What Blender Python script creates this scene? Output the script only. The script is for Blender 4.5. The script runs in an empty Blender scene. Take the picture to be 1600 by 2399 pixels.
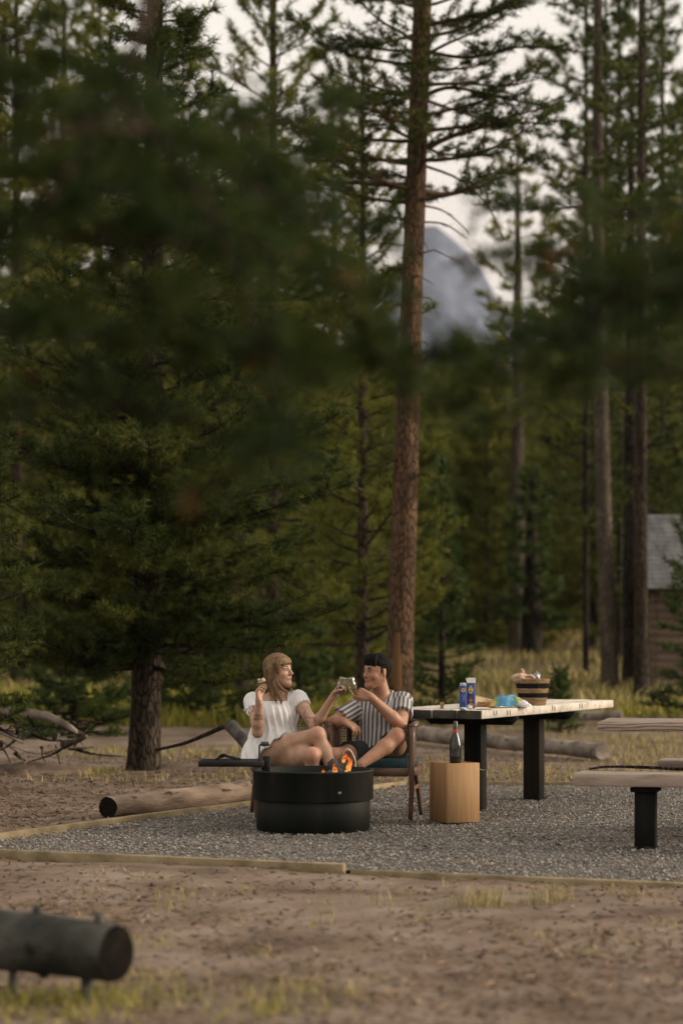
import bpy, math, random
import numpy as np
from mathutils import Vector, Matrix

R = math.radians
random.seed(7)
RNG = np.random.default_rng(7)
SC = bpy.context.scene
COL = SC.collection

# ------------------------------------------------------------------ camera
FPX, HZ, CAMH = 5660.0, 1480.0, 1.306      # focal length in photo pixels, horizon row, camera height
cam_d = bpy.data.cameras.new('camera')
cam = bpy.data.objects.new('camera', cam_d)
COL.objects.link(cam)
cam.location = (0, 0, CAMH)
cam.rotation_euler = (R(90), 0, 0)
cam_d.sensor_fit = 'VERTICAL'
cam_d.sensor_height = 36.0
cam_d.lens = FPX / 2399.0 * 36.0
cam_d.shift_y = (HZ - 1199.5) / 2399.0
cam_d.clip_start = 0.05
cam_d.clip_end = 12000
cam_d.dof.use_dof = True
cam_d.dof.focus_distance = 16.6
cam_d.dof.aperture_fstop = 1.75
SC.camera = cam

# ------------------------------------------------------------------ world / sky
world = bpy.data.worlds.new('World')
SC.world = world
world.use_nodes = True
wn, wl = world.node_tree.nodes, world.node_tree.links
wn.clear()
SUN_EL, SUN_AZ = R(17), R(88)       # azimuth clockwise from +Y (the view direction)
sky = wn.new('ShaderNodeTexSky'); sky.sky_type = 'NISHITA'; sky.sun_disc = False
sky.sun_elevation = SUN_EL; sky.sun_rotation = SUN_AZ
tc = wn.new('ShaderNodeTexCoord')
sep = wn.new('ShaderNodeSeparateXYZ'); wl.new(tc.outputs['Generated'], sep.inputs[0])
el = wn.new('ShaderNodeMapRange'); el.inputs['From Min'].default_value = 0.07; el.inputs['From Max'].default_value = 0.24
wl.new(sep.outputs['Z'], el.inputs['Value'])
cm = wn.new('ShaderNodeMapping'); cm.inputs['Scale'].default_value = (1.6, 1.6, 7.0)
wl.new(tc.outputs['Generated'], cm.inputs[0])
cn = wn.new('ShaderNodeTexNoise'); cn.inputs['Scale'].default_value = 1.7; cn.inputs['Detail'].default_value = 5
wl.new(cm.outputs[0], cn.inputs['Vector'])
ad = wn.new('ShaderNodeMath'); ad.operation = 'MULTIPLY_ADD'; ad.inputs[1].default_value = 0.9; 
wl.new(cn.outputs['Fac'], ad.inputs[0]); 
sb = wn.new('ShaderNodeMath'); sb.operation = 'SUBTRACT'; sb.inputs[1].default_value = 0.45
wl.new(el.outputs[0], sb.inputs[0]); wl.new(sb.outputs[0], ad.inputs[2])
cr = wn.new('ShaderNodeValToRGB')
cr.color_ramp.elements[0].position = 0.0; cr.color_ramp.elements[0].color = (0.74, 0.59, 0.50, 1)
cr.color_ramp.elements[1].position = 1.0; cr.color_ramp.elements[1].color = (0.88, 0.815, 0.715, 1)
wl.new(ad.outputs[0], cr.inputs[0])
cs = wn.new('ShaderNodeVectorMath'); cs.operation = 'SCALE'; cs.inputs['Scale'].default_value = 9.0
wl.new(cr.outputs[0], cs.inputs[0])
mx = wn.new('ShaderNodeMixRGB'); mx.inputs[0].default_value = 0.93
wl.new(sky.outputs[0], mx.inputs[1]); wl.new(cs.outputs[0], mx.inputs[2])
bg = wn.new('ShaderNodeBackground'); bg.inputs['Strength'].default_value = 0.1
wl.new(mx.outputs[0], bg.inputs[0])
wo = wn.new('ShaderNodeOutputWorld'); wl.new(bg.outputs[0], wo.inputs[0])

sun_d = bpy.data.lights.new('sun', 'SUN'); sun_d.energy = 3.6; sun_d.angle = R(22); sun_d.color = (1.0, 0.84, 0.67)
sun = bpy.data.objects.new('sun', sun_d); COL.objects.link(sun)
sdir = Vector((math.sin(SUN_AZ) * math.cos(SUN_EL), math.cos(SUN_AZ) * math.cos(SUN_EL), math.sin(SUN_EL)))
sun.rotation_euler = sdir.to_track_quat('Z', 'Y').to_euler()
sun.location = (20, 10, 20)

SC.view_settings.view_transform = 'Standard'
SC.view_settings.look = 'None'
SC.view_settings.exposure = 0.5
SC.view_settings.gamma = 1
SC.view_settings.use_curve_mapping = False
SC.render.engine = 'CYCLES'
SC.cycles.max_bounces = 6
SC.cycles.diffuse_bounces = 3
SC.cycles.glossy_bounces = 3
SC.cycles.transmission_bounces = 6
SC.cycles.transparent_max_bounces = 8
SC.cycles.volume_bounces = 0
SC.cycles.use_denoising = True
SC.cycles.sample_clamp_indirect = 4
SC.cycles.caustics_reflective = False
SC.cycles.caustics_refractive = False

# ------------------------------------------------------------------ helpers
def W(px, py, D):
    """world point seen at photo pixel (px, py) when it stands D metres in front of the lens"""
    return np.array([(px - 800.0) * D / FPX, D, CAMH - (py - HZ) * D / FPX])

def tag(o, label=None, cat=None, group=None, kind=None):
    if label: o['label'] = label
    if cat: o['category'] = cat
    if group: o['group'] = group
    if kind: o['kind'] = kind
    return o

ORG = {}
def empty(name, loc, label=None, cat=None, group=None):
    o = bpy.data.objects.new(name, None)
    o.empty_display_size = 0.1
    o.location = tuple(float(c) for c in loc)
    COL.objects.link(o)
    ORG[o] = np.array(loc, float)
    return tag(o, label, cat, group)

def nrm(v):
    v = np.asarray(v, float)
    return v / (np.linalg.norm(v) + 1e-12)

class MB:
    """collects geometry in world coordinates; build() links it as one mesh object"""
    def __init__(s):
        s.v = []; s.f = []; s.n = 0; s.attr = []
    def add(s, verts, faces):
        verts = np.asarray(verts, float).reshape(-1, 3)
        if isinstance(faces, np.ndarray): faces = [faces]
        else:
            by = {}
            for fc in faces: by.setdefault(len(fc), []).append(fc)
            faces = [np.array(x, int) for x in by.values()]
        for fa in faces: s.f.append(fa + s.n)
        s.v.append(verts); s.n += len(verts)
        return s
    def box(s, c, size, ax=None, ch=0.004):
        """chamfered box; ax = 3 row vectors (axes)"""
        c = np.asarray(c, float); h = np.asarray(size, float) / 2
        ax = np.eye(3) if ax is None else np.asarray(ax, float)
        ch = min(ch, h.min() * 0.45)
        V = []; idx = {}
        for sx in (-1, 1):
            for sy in (-1, 1):
                for sz in (-1, 1):
                    sg = np.array([sx, sy, sz])
                    for k in range(3):
                        p = sg * (h - ch); p[k] = sg[k] * h[k]
                        idx[(sx, sy, sz, k)] = len(V); V.append(p)
        F = []
        for k in range(3):
            a, b = (k + 1) % 3, (k + 2) % 3
            for sg in (-1, 1):
                q = []
                for (u, w) in ((-1, -1), (1, -1), (1, 1), (-1, 1)):
                    t = [0, 0, 0]; t[k] = sg; t[a] = u; t[b] = w
                    q.append(idx[(t[0], t[1], t[2], k)])
                F.append(q if sg > 0 else q[::-1])
            for u in (-1, 1):
                for w in (-1, 1):
                    t0 = [0, 0, 0]; t0[k] = -1; t0[a] = u; t0[b] = w
                    t1 = list(t0); t1[k] = 1
                    q = [idx[(*t0, a)], idx[(*t1, a)], idx[(*t1, b)], idx[(*t0, b)]]
                    F.append(q if u * w < 0 else q[::-1])
        for sx in (-1, 1):
            for sy in (-1, 1):
                for sz in (-1, 1):
                    q = [idx[(sx, sy, sz, k)] for k in range(3)]
                    F.append(q if sx * sy * sz > 0 else q[::-1])
        return s.add(np.array(V) @ ax + c, F)
    def tube(s, pts, rad, n=8, cap=True, jitter=0.0, flat=1.0):
        pts = np.asarray(pts, float); m = len(pts)
        rad = np.full(m, rad, float) if np.isscalar(rad) else np.asarray(rad, float)
        T = np.gradient(pts, axis=0); T /= np.linalg.norm(T, axis=1)[:, None] + 1e-12
        ref = np.array([0, 0, 1.0]) if abs(T[0][2]) < 0.9 else np.array([1.0, 0, 0])
        A = np.zeros_like(pts); B = np.zeros_like(pts); a = np.cross(T[0], ref)
        for i in range(m):
            a = a - T[i] * np.dot(a, T[i]); a = nrm(a); A[i] = a; B[i] = np.cross(T[i], a)
        th = np.arange(n) * 2 * math.pi / n
        rr = rad[:, None] * (1 + (RNG.uniform(-jitter, jitter, (m, n)) if jitter else 0))
        V = pts[:, None] + rr[..., None] * (np.cos(th)[None, :, None] * A[:, None] * flat + np.sin(th)[None, :, None] * B[:, None])
        V = V.reshape(-1, 3)
        i, j = np.meshgrid(np.arange(m - 1), np.arange(n), indexing='ij')
        j2 = (j + 1) % n
        Q = np.stack([i * n + j, i * n + j2, (i + 1) * n + j2, (i + 1) * n + j], -1).reshape(-1, 4)[:, ::-1]
        F = [Q[:, ::-1].astype(int)]
        s.add(V, F[0])
        if cap:
            base = s.n - m * n
            s.f.append(np.array([[base + k for k in range(n)][::-1]]))
            s.f.append(np.array([[base + (m - 1) * n + k for k in range(n)]]))
        return s
    def lathe(s, prof, c, n=32, ax=None, closed=False):
        """prof: list of (r, z); ax rows: x,y,z axes"""
        c = np.asarray(c, float); ax = np.eye(3) if ax is None else np.asarray(ax, float)
        prof = np.asarray(prof, float); m = len(prof)
        th = np.arange(n) * 2 * math.pi / n
        V = np.stack([prof[:, 0][:, None] * np.cos(th), prof[:, 0][:, None] * np.sin(th), np.repeat(prof[:, 1][:, None], n, 1)], -1).reshape(-1, 3)
        mm = m if closed else m - 1
        i, j = np.meshgrid(np.arange(mm), np.arange(n), indexing='ij'); j2 = (j + 1) % n; i2 = (i + 1) % m
        Q = np.stack([i * n + j, i * n + j2, i2 * n + j2, i2 * n + j], -1).reshape(-1, 4)
        return s.add(V @ ax + c, Q)
    def ell(s, c, r, ax=None, n=12, m=8, jit=0.0):
        c = np.asarray(c, float); ax = np.eye(3) if ax is None else np.asarray(ax, float)
        r = np.broadcast_to(np.asarray(r, float), (3,))
        ph = np.linspace(0.0, math.pi, m + 1); ph[0] = 0.02; ph[-1] = math.pi - 0.02
        th = np.arange(n) * 2 * math.pi / n
        V = np.stack([np.sin(ph)[:, None] * np.cos(th), np.sin(ph)[:, None] * np.sin(th), np.repeat(-np.cos(ph)[:, None], n, 1)], -1)
        if jit: V = V * (1 + RNG.uniform(-jit, jit, V.shape[:2]))[..., None]
        V = V.reshape(-1, 3) * r
        i, j = np.meshgrid(np.arange(m), np.arange(n), indexing='ij'); j2 = (j + 1) % n
        Q = np.stack([i * n + j, i * n + j2, (i + 1) * n + j2, (i + 1) * n + j], -1).reshape(-1, 4)
        s.add(V @ ax + c, Q)
        b = s.n - len(V)
        s.f.append(np.array([[b + k for k in range(n)][::-1]])); s.f.append(np.array([[b + m * n + k for k in range(n)]]))
        return s
    def mesh(s, name, org=None, smooth=True):
        V = np.concatenate(s.v) if s.v else np.zeros((0, 3))
        if org is not None: V = V - org
        me = bpy.data.meshes.new(name)
        me.vertices.add(len(V)); me.vertices.foreach_set('co', V.astype(np.float32).ravel())
        loops = np.concatenate([f.ravel() for f in s.f]).astype(np.int32)
        tot = np.concatenate([np.full(len(f), f.shape[1]) for f in s.f]).astype(np.int32)
        st = np.concatenate([[0], np.cumsum(tot)[:-1]]).astype(np.int32)
        me.loops.add(len(loops)); me.loops.foreach_set('vertex_index', loops)
        me.polygons.add(len(tot)); me.polygons.foreach_set('loop_start', st); me.polygons.foreach_set('loop_total', tot)
        if smooth: me.polygons.foreach_set('use_smooth', np.ones(len(tot), bool))
        me.update(calc_edges=True)
        for nm, arr in s.attr:
            at = me.attributes.new(nm, 'FLOAT', 'POINT'); at.data.foreach_set('value', np.asarray(arr, np.float32))
        return me
    def build(s, name, mat, parent=None, smooth=True, loc=None, label=None, cat=None, group=None, kind=None):
        org = ORG.get(parent) if parent is not None else (np.asarray(loc, float) if loc is not None else np.zeros(3))
        me = s.mesh(name, org, smooth)
        me.materials.append(mat)
        o = bpy.data.objects.new(name, me)
        COL.objects.link(o)
        if parent is not None: o.parent = parent
        else: o.location = tuple(org)
        ORG[o] = org
        return tag(o, label, cat, group, kind)

def spline(P, n):
    """Catmull-Rom through control points"""
    P = np.asarray(P, float); P = np.vstack([2 * P[0] - P[1], P, 2 * P[-1] - P[-2]])
    out = []; m = len(P) - 3
    for t in np.linspace(0, m - 1e-6, n):
        i = int(t); u = t - i; a, b, c, d = P[i:i + 4]
        out.append(0.5 * (2 * b + (c - a) * u + (2 * a - 5 * b + 4 * c - d) * u * u + (3 * b - a - 3 * c + d) * u ** 3))
    return np.array(out)

def vnoise(x, y, z=0.0, seed=0):
    """cheap smooth value noise in [-1,1] for arrays"""
    def hsh(i, j, k):
        n = (i * 374761393 + j * 668265263 + k * 2147483647 + seed * 974711) & 0x7fffffff
        n = ((n ^ (n >> 13)) * 1274126177) & 0x7fffffff
        return ((n ^ (n >> 16)) & 0xffff) / 32767.5 - 1.0
    x, y, z = np.broadcast_arrays(np.asarray(x, float), np.asarray(y, float), np.asarray(z, float))
    i, j, k = np.floor(x).astype(np.int64), np.floor(y).astype(np.int64), np.floor(z).astype(np.int64)
    u, v, w = x - i, y - j, z - k
    u, v, w = u * u * (3 - 2 * u), v * v * (3 - 2 * v), w * w * (3 - 2 * w)
    r = 0
    for a in (0, 1):
        for b in (0, 1):
            for c in (0, 1):
                r = r + hsh(i + a, j + b, k + c) * (u if a else 1 - u) * (v if b else 1 - v) * (w if c else 1 - w)
    return r

# ------------------------------------------------------------------ materials
def M(name, cols, scale=5.0, rough=0.85, bump=0.0, bscale=40.0, stretch=(1, 1, 1), spec=0.25, detail=6, lo=0.3, hi=0.7,
      metal=0.0, trans=0.0, speck=None, dist=0.0, coord='Object'):
    m = bpy.data.materials.new(name); m.use_nodes = True
    nt = m.node_tree; N, L = nt.nodes, nt.links; N.clear()
    out = N.new('ShaderNodeOutputMaterial'); p = N.new('ShaderNodeBsdfPrincipled')
    p.inputs['Roughness'].default_value = rough; p.inputs['Metallic'].default_value = metal
    p.inputs['Specular IOR Level'].default_value = spec
    t = N.new('ShaderNodeTexCoord'); mp = N.new('ShaderNodeMapping'); mp.inputs['Scale'].default_value = stretch
    L.new(t.outputs[coord], mp.inputs[0])
    nz = N.new('ShaderNodeTexNoise'); nz.inputs['Scale'].default_value = scale; nz.inputs['Detail'].default_value = detail
    nz.inputs['Distortion'].default_value = dist
    L.new(mp.outputs[0], nz.inputs['Vector'])
    rp = N.new('ShaderNodeValToRGB'); e = rp.color_ramp.elements
    while len(e) < len(cols): e.new(0.5)
    for i, c in enumerate(cols):
        e[i].position = lo + (hi - lo) * i / max(1, len(cols) - 1); e[i].color = (*c, 1)
    L.new(nz.outputs['Fac'], rp.inputs[0])
    col = rp.outputs[0]
    if speck:      # (colour, scale, threshold): fine spots of another colour
        s2 = N.new('ShaderNodeTexNoise'); s2.inputs['Scale'].default_value = speck[1]; s2.inputs['Detail'].default_value = 3
        L.new(mp.outputs[0], s2.inputs['Vector'])
        mr = N.new('ShaderNodeMapRange'); mr.inputs['From Min'].default_value = speck[2]; mr.inputs['From Max'].default_value = speck[2] + 0.08
        L.new(s2.outputs['Fac'], mr.inputs['Value'])
        mm = N.new('ShaderNodeMixRGB'); L.new(mr.outputs[0], mm.inputs[0]); L.new(col, mm.inputs[1]); mm.inputs[2].default_value = (*speck[0], 1)
        col = mm.outputs[0]
    L.new(col, p.inputs['Base Color'])
    if bump:
        b2 = N.new('ShaderNodeTexNoise'); b2.inputs['Scale'].default_value = bscale; b2.inputs['Detail'].default_value = 5
        L.new(mp.outputs[0], b2.inputs['Vector'])
        bp = N.new('ShaderNodeBump'); bp.inputs['Strength'].default_value = bump; bp.inputs['Distance'].default_value = 0.02
        L.new(b2.outputs['Fac'], bp.inputs['Height']); L.new(bp.outputs[0], p.inputs['Normal'])
    sh = p.outputs[0]
    if trans:
        tr = N.new('ShaderNodeBsdfTranslucent'); L.new(col, tr.inputs[0])
        ms = N.new('ShaderNodeMixShader'); ms.inputs[0].default_value = trans
        L.new(sh, ms.inputs[1]); L.new(tr.outputs[0], ms.inputs[2]); sh = ms.outputs[0]
    L.new(sh, out.inputs[0])
    m['pr'] = p.name
    return m

def needles_mat(name, dark, mid, light, scale=1.6, trans=0.3, brown=None):
    """foliage: colour drifts in clumps, varies from needle to needle, some dead needles"""
    m = bpy.data.materials.new(name); m.use_nodes = True
    nt = m.node_tree; N, L = nt.nodes, nt.links; N.clear()
    out = N.new('ShaderNodeOutputMaterial'); p = N.new('ShaderNodeBsdfPrincipled')
    p.inputs['Roughness'].default_value = 0.6; p.inputs['Specular IOR Level'].default_value = 0.2
    t = N.new('ShaderNodeTexCoord'); nz = N.new('ShaderNodeTexNoise'); nz.inputs['Scale'].default_value = scale; nz.inputs['Detail'].default_value = 4
    L.new(t.outputs['Object'], nz.inputs['Vector'])
    g = N.new('ShaderNodeNewGeometry')
    a = N.new('ShaderNodeMath'); a.operation = 'MULTIPLY_ADD'; a.inputs[1].default_value = 0.34
    L.new(g.outputs['Random Per Island'], a.inputs[0]); L.new(nz.outputs['Fac'], a.inputs[2])
    rp = N.new('ShaderNodeValToRGB'); e = rp.color_ramp.elements; e.new(0.5)
    e[0].position = 0.42; e[0].color = (*dark, 1); e[1].position = 0.66; e[1].color = (*mid, 1); e[2].position = 0.95; e[2].color = (*light, 1)
    L.new(a.outputs[0], rp.inputs[0]); col = rp.outputs[0]
    if brown:
        n2 = N.new('ShaderNodeTexNoise'); n2.inputs['Scale'].default_value = brown[1]; n2.inputs['Detail'].default_value = 2
        L.new(t.outputs['Object'], n2.inputs['Vector'])
        mr = N.new('ShaderNodeMapRange'); mr.inputs['From Min'].default_value = brown[2]; mr.inputs['From Max'].default_value = brown[2] + 0.05
        L.new(n2.outputs['Fac'], mr.inputs['Value'])
        mm = N.new('ShaderNodeMixRGB'); L.new(mr.outputs[0], mm.inputs[0]); L.new(col, mm.inputs[1]); mm.inputs[2].default_value = (*brown[0], 1); col = mm.outputs[0]
    L.new(col, p.inputs['Base Color'])
    tr = N.new('ShaderNodeBsdfTranslucent'); L.new(col, tr.inputs[0])
    ms = N.new('ShaderNodeMixShader'); ms.inputs[0].default_value = trans
    L.new(p.outputs[0], ms.inputs[1]); L.new(tr.outputs[0], ms.inputs[2]); L.new(ms.outputs[0], out.inputs[0])
    return m

MAT = {}
MAT['pine'] = needles_mat('pine needles', (0.014, 0.028, 0.004), (0.042, 0.062, 0.009), (0.135, 0.132, 0.020), 1.1, 0.36, ((0.11, 0.055, 0.022), 2.4, 0.70))
MAT['pine_light'] = needles_mat('yellow green pine needles', (0.055, 0.074, 0.012), (0.115, 0.132, 0.020), (0.23, 0.215, 0.034), 1.2, 0.44, ((0.13, 0.065, 0.025), 2.4, 0.68))  # brighter, yellower green than plain pine
MAT['pine_near'] = needles_mat('pine needles near lens', (0.007, 0.020, 0.003), (0.021, 0.042, 0.005), (0.068, 0.082, 0.010), 4.5, 0.34, ((0.20, 0.075, 0.025), 6.0, 0.665))
MAT['fir'] = needles_mat('fir needles', (0.020, 0.042, 0.009), (0.050, 0.080, 0.015), (0.095, 0.120, 0.024), 1.8, 0.32)
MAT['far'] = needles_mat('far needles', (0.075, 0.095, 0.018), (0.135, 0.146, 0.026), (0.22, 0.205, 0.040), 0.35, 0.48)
def bark_mat(name, cols, crack):
    m = M(name, cols, 7, 0.95, 0.0, 24, (1, 1, 0.3), 0.08)
    N, L = m.node_tree.nodes, m.node_tree.links; p = N[m['pr']]; src = p.inputs['Base Color'].links[0].from_socket
    t = N.new('ShaderNodeTexCoord'); mp = N.new('ShaderNodeMapping'); mp.inputs['Scale'].default_value = (1, 1, 0.3); L.new(t.outputs['Object'], mp.inputs[0])
    nz = N.new('ShaderNodeTexNoise'); nz.inputs['Scale'].default_value = 9; nz.inputs['Detail'].default_value = 3; L.new(mp.outputs[0], nz.inputs['Vector'])
    wv = N.new('ShaderNodeVectorMath'); wv.operation = 'MULTIPLY_ADD'; wv.inputs[1].default_value = (0.10, 0.10, 0.10); L.new(nz.outputs['Color'], wv.inputs[0]); L.new(mp.outputs[0], wv.inputs[2])
    vo = N.new('ShaderNodeTexVoronoi'); vo.feature = 'DISTANCE_TO_EDGE'; vo.inputs['Scale'].default_value = 24; L.new(wv.outputs[0], vo.inputs['Vector'])
    mr = N.new('ShaderNodeMapRange'); mr.inputs['From Min'].default_value = 0.0; mr.inputs['From Max'].default_value = 0.16; L.new(vo.outputs['Distance'], mr.inputs['Value'])
    mm = N.new('ShaderNodeMixRGB'); mm.inputs[1].default_value = (*crack, 1); L.new(mr.outputs[0], mm.inputs[0]); L.new(src, mm.inputs[2]); L.new(mm.outputs[0], p.inputs['Base Color'])
    bp = N.new('ShaderNodeBump'); bp.inputs['Strength'].default_value = 1.0; bp.inputs['Distance'].default_value = 0.02; L.new(mr.outputs[0], bp.inputs['Height']); L.new(bp.outputs[0], p.inputs['Normal'])
    return m
MAT['bark'] = bark_mat('grey brown bark', [(0.030, 0.023, 0.017), (0.060, 0.046, 0.033), (0.105, 0.080, 0.058)], (0.014, 0.011, 0.008))
MAT['bark_orange'] = bark_mat('orange brown bark', [(0.050, 0.034, 0.022), (0.110, 0.070, 0.042), (0.19, 0.115, 0.062)], (0.052, 0.034, 0.022))
MAT['bark_pale'] = bark_mat('pale grey bark', [(0.06, 0.048, 0.036), (0.11, 0.09, 0.068), (0.17, 0.14, 0.11)], (0.055, 0.045, 0.034))
MAT['bark_dark'] = bark_mat('dark bark', [(0.018, 0.015, 0.012), (0.04, 0.032, 0.024), (0.065, 0.052, 0.04)], (0.008, 0.007, 0.005))
MAT['scar'] = M('bare orange wood', [(0.075, 0.042, 0.020), (0.13, 0.072, 0.030), (0.19, 0.105, 0.045)], 7, 0.8, 0.4, 30, (1, 1, 0.12), 0.2)
MAT['dirt'] = M('bare dirt', [(0.092, 0.066, 0.049), (0.155, 0.115, 0.088), (0.202, 0.156, 0.123), (0.25, 0.20, 0.162)], 1.9, 0.98, 0.35, 40, (1, 1, 1), 0.05, 10, 0.28, 0.74,
                speck=((0.085, 0.055, 0.038), 26, 0.63))
MAT['gravelbase'] = M('gravel bed', [(0.05, 0.046, 0.042), (0.13, 0.12, 0.112), (0.22, 0.205, 0.19)], 60, 0.98, 0.9, 120, (1, 1, 1), 0.05, 6, 0.3, 0.7)
def island_mat(name, stops, rough=0.9):
    m = M(name, [(0.5, 0.5, 0.5), (0.5, 0.5, 0.5)], 6, rough)
    N, L = m.node_tree.nodes, m.node_tree.links
    g = N.new('ShaderNodeNewGeometry'); rp = N.new('ShaderNodeValToRGB'); e = rp.color_ramp.elements
    while len(e) < len(stops): e.new(0.5)
    for i, (ps, c) in enumerate(stops): e[i].position = ps; e[i].color = (*c, 1)
    L.new(g.outputs['Random Per Island'], rp.inputs[0]); L.new(rp.outputs[0], N[m['pr']].inputs['Base Color'])
    return m
MAT['pebble'] = island_mat('pebbles', [(0, (0.10, 0.088, 0.075)), (0.35, (0.175, 0.157, 0.138)), (0.72, (0.24, 0.218, 0.195)), (0.95, (0.33, 0.305, 0.275)), (1, (0.50, 0.47, 0.42))])
MAT['litter'] = island_mat('forest litter', [(0, (0.04, 0.024, 0.015)), (0.5, (0.12, 0.07, 0.04)), (0.85, (0.22, 0.14, 0.085)), (1, (0.34, 0.25, 0.17))])
MAT['grass'] = island_mat('grass blades', [(0, (0.13, 0.13, 0.030)), (0.35, (0.24, 0.21, 0.060)), (0.7, (0.36, 0.29, 0.115)), (1, (0.46, 0.37, 0.19))])
MAT['grass_green'] = island_mat('green grass blades', [(0, (0.13, 0.135, 0.020)), (0.5, (0.26, 0.25, 0.035)), (1, (0.40, 0.36, 0.07))])
MAT['edge'] = M('yellowed edging timber', [(0.13, 0.10, 0.058), (0.22, 0.172, 0.10), (0.30, 0.24, 0.15)], 6, 0.9, 0.4, 40, (1, 1, 1), 0.1)
MAT['grey_wood'] = M('weathered log', [(0.10, 0.085, 0.07), (0.24, 0.20, 0.165), (0.36, 0.31, 0.26)], 4, 0.9, 0.6, 30, (1, 1, 1), 0.1, speck=((0.06, 0.045, 0.035), 12, 0.62))
MAT['front_log'] = M('dark grey log', [(0.015, 0.016, 0.013), (0.042, 0.042, 0.036), (0.10, 0.097, 0.085)], 5, 0.85, 0.9, 22, (1, 1, 1), 0.15, speck=((0.02, 0.018, 0.015), 10, 0.62))
MAT['tan_log'] = M('barkless tan log', [(0.14, 0.10, 0.072), (0.27, 0.20, 0.145), (0.37, 0.29, 0.215)], 6, 0.9, 0.5, 30, (0.5, 0.5, 2.5), 0.1, speck=((0.07, 0.045, 0.03), 9, 0.62))
MAT['log_end'] = M('shade darkened log end', [(0.005, 0.0045, 0.004), (0.014, 0.011, 0.009)], 14, 0.98, 0.4, spec=0.05)  # near black colour carries the shade on the log ends
MAT['char'] = M('charred log', [(0.015, 0.013, 0.012), (0.05, 0.045, 0.042), (0.10, 0.09, 0.085)], 8, 0.8, 0.7, 30)
MAT['steel'] = M('black painted steel', [(0.004, 0.006, 0.005), (0.010, 0.012, 0.0095), (0.024, 0.022, 0.017)], 3.0, 0.66, 0.15, 25, (1.6, 1.6, 0.3), 0.18, speck=((0.040, 0.028, 0.018), 8, 0.62))
MAT['iron'] = M('black iron', [(0.004, 0.005, 0.005), (0.012, 0.012, 0.011)], 12, 0.6, 0.2, 60, spec=0.2)
MAT['paint_dark'] = M('dark brown stained post', [(0.004, 0.005, 0.004), (0.009, 0.009, 0.007), (0.022, 0.017, 0.012)], 6, 0.8, 0.3, 30, (1, 1, 0.15), 0.12)
MAT['top_white'] = M('worn white timber', [(0.34, 0.30, 0.245), (0.52, 0.475, 0.405), (0.60, 0.56, 0.485)], 9, 0.85, 0.3, 60, (1, 1, 1), 0.15, speck=((0.13, 0.11, 0.085), 22, 0.64))
MAT['top_end_shaded'] = M('shade darkened end grain', [(0.022, 0.021, 0.019), (0.05, 0.046, 0.040), (0.09, 0.08, 0.07)], 10, 0.85, 0.3, 50)  # shade on the table end put into a dark colour
MAT['oak'] = M('light box wood', [(0.25, 0.145, 0.066), (0.31, 0.185, 0.088), (0.37, 0.23, 0.115)], 5, 0.7, 0.05, 40, (13, 13, 0.5), 0.2, 5, 0.25, 0.75, speck=((0.14, 0.065, 0.025), 1.1, 0.72), dist=0.3)
MAT['oak_shaded'] = M('shade darkened box wood', [(0.20, 0.11, 0.048), (0.24, 0.135, 0.06), (0.28, 0.162, 0.075)], 5, 0.7, 0.05, 40, (13, 13, 0.5), 0.2, 5, 0.25, 0.75, speck=((0.12, 0.055, 0.02), 1.0, 0.72), dist=0.3)  # darker copy of the box wood, shade painted into its colour
MAT['walnut'] = M('walnut chair wood', [(0.040, 0.020, 0.012), (0.085, 0.042, 0.024), (0.13, 0.068, 0.038)], 6, 0.42, 0.1, 40, (1, 1, 0.3), 0.45)
MAT['cane'] = M('woven cane', [(0.08, 0.055, 0.035), (0.16, 0.115, 0.075)], 30, 0.7)
MAT['cushion'] = M('teal cushion', [(0.012, 0.030, 0.038), (0.022, 0.050, 0.060)], 20, 0.75, 0.15, 200)
MAT['rock'] = M('haze blued rock and snow', [(0.050, 0.060, 0.092), (0.080, 0.094, 0.135), (0.15, 0.165, 0.21)], 0.034, 0.95, 0.0, 1, (1, 1, 1), 0.05, 8, 0.3, 0.7)  # blue cast of the distance haze mixed into the rock colour

def grain_mat(name, cols, axis, scale=9.0, bump=0.25):
    """timber with strong growth-ring figure"""
    m = M(name, cols, 3, 0.8, bump, 60)
    N, L = m.node_tree.nodes, m.node_tree.links
    t = N.new('ShaderNodeTexCoord'); mp = N.new('ShaderNodeMapping'); mp.inputs['Scale'].default_value = axis
    L.new(t.outputs['Object'], mp.inputs[0])
    w = N.new('ShaderNodeTexWave'); w.wave_type = 'RINGS'; w.inputs['Scale'].default_value = scale; w.inputs['Distortion'].default_value = 7
    w.inputs['Detail'].default_value = 3; w.inputs['Detail Scale'].default_value = 1.4
    L.new(mp.outputs[0], w.inputs[0])
    rp = N.new('ShaderNodeValToRGB'); e = rp.color_ramp.elements
    while len(e) < len(cols): e.new(0.5)
    for i, c in enumerate(cols): e[i].position = i / (len(cols) - 1); e[i].color = (*c, 1)
    L.new(w.outputs[0], rp.inputs[0]); L.new(rp.outputs[0], N[m['pr']].inputs['Base Color'])
    return m
MAT['grain'] = grain_mat('pink grey figured timber', [(0.17, 0.115, 0.085), (0.33, 0.25, 0.20), (0.43, 0.345, 0.285)], (0.5, 3, 5), 3.0)
MAT['bench'] = M('pink grey bench timber', [(0.24, 0.185, 0.15), (0.37, 0.295, 0.245), (0.44, 0.36, 0.305)], 5, 0.85, 0.3, 50, (0.4, 2, 3), 0.1, speck=((0.12, 0.085, 0.065), 12, 0.64))

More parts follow.
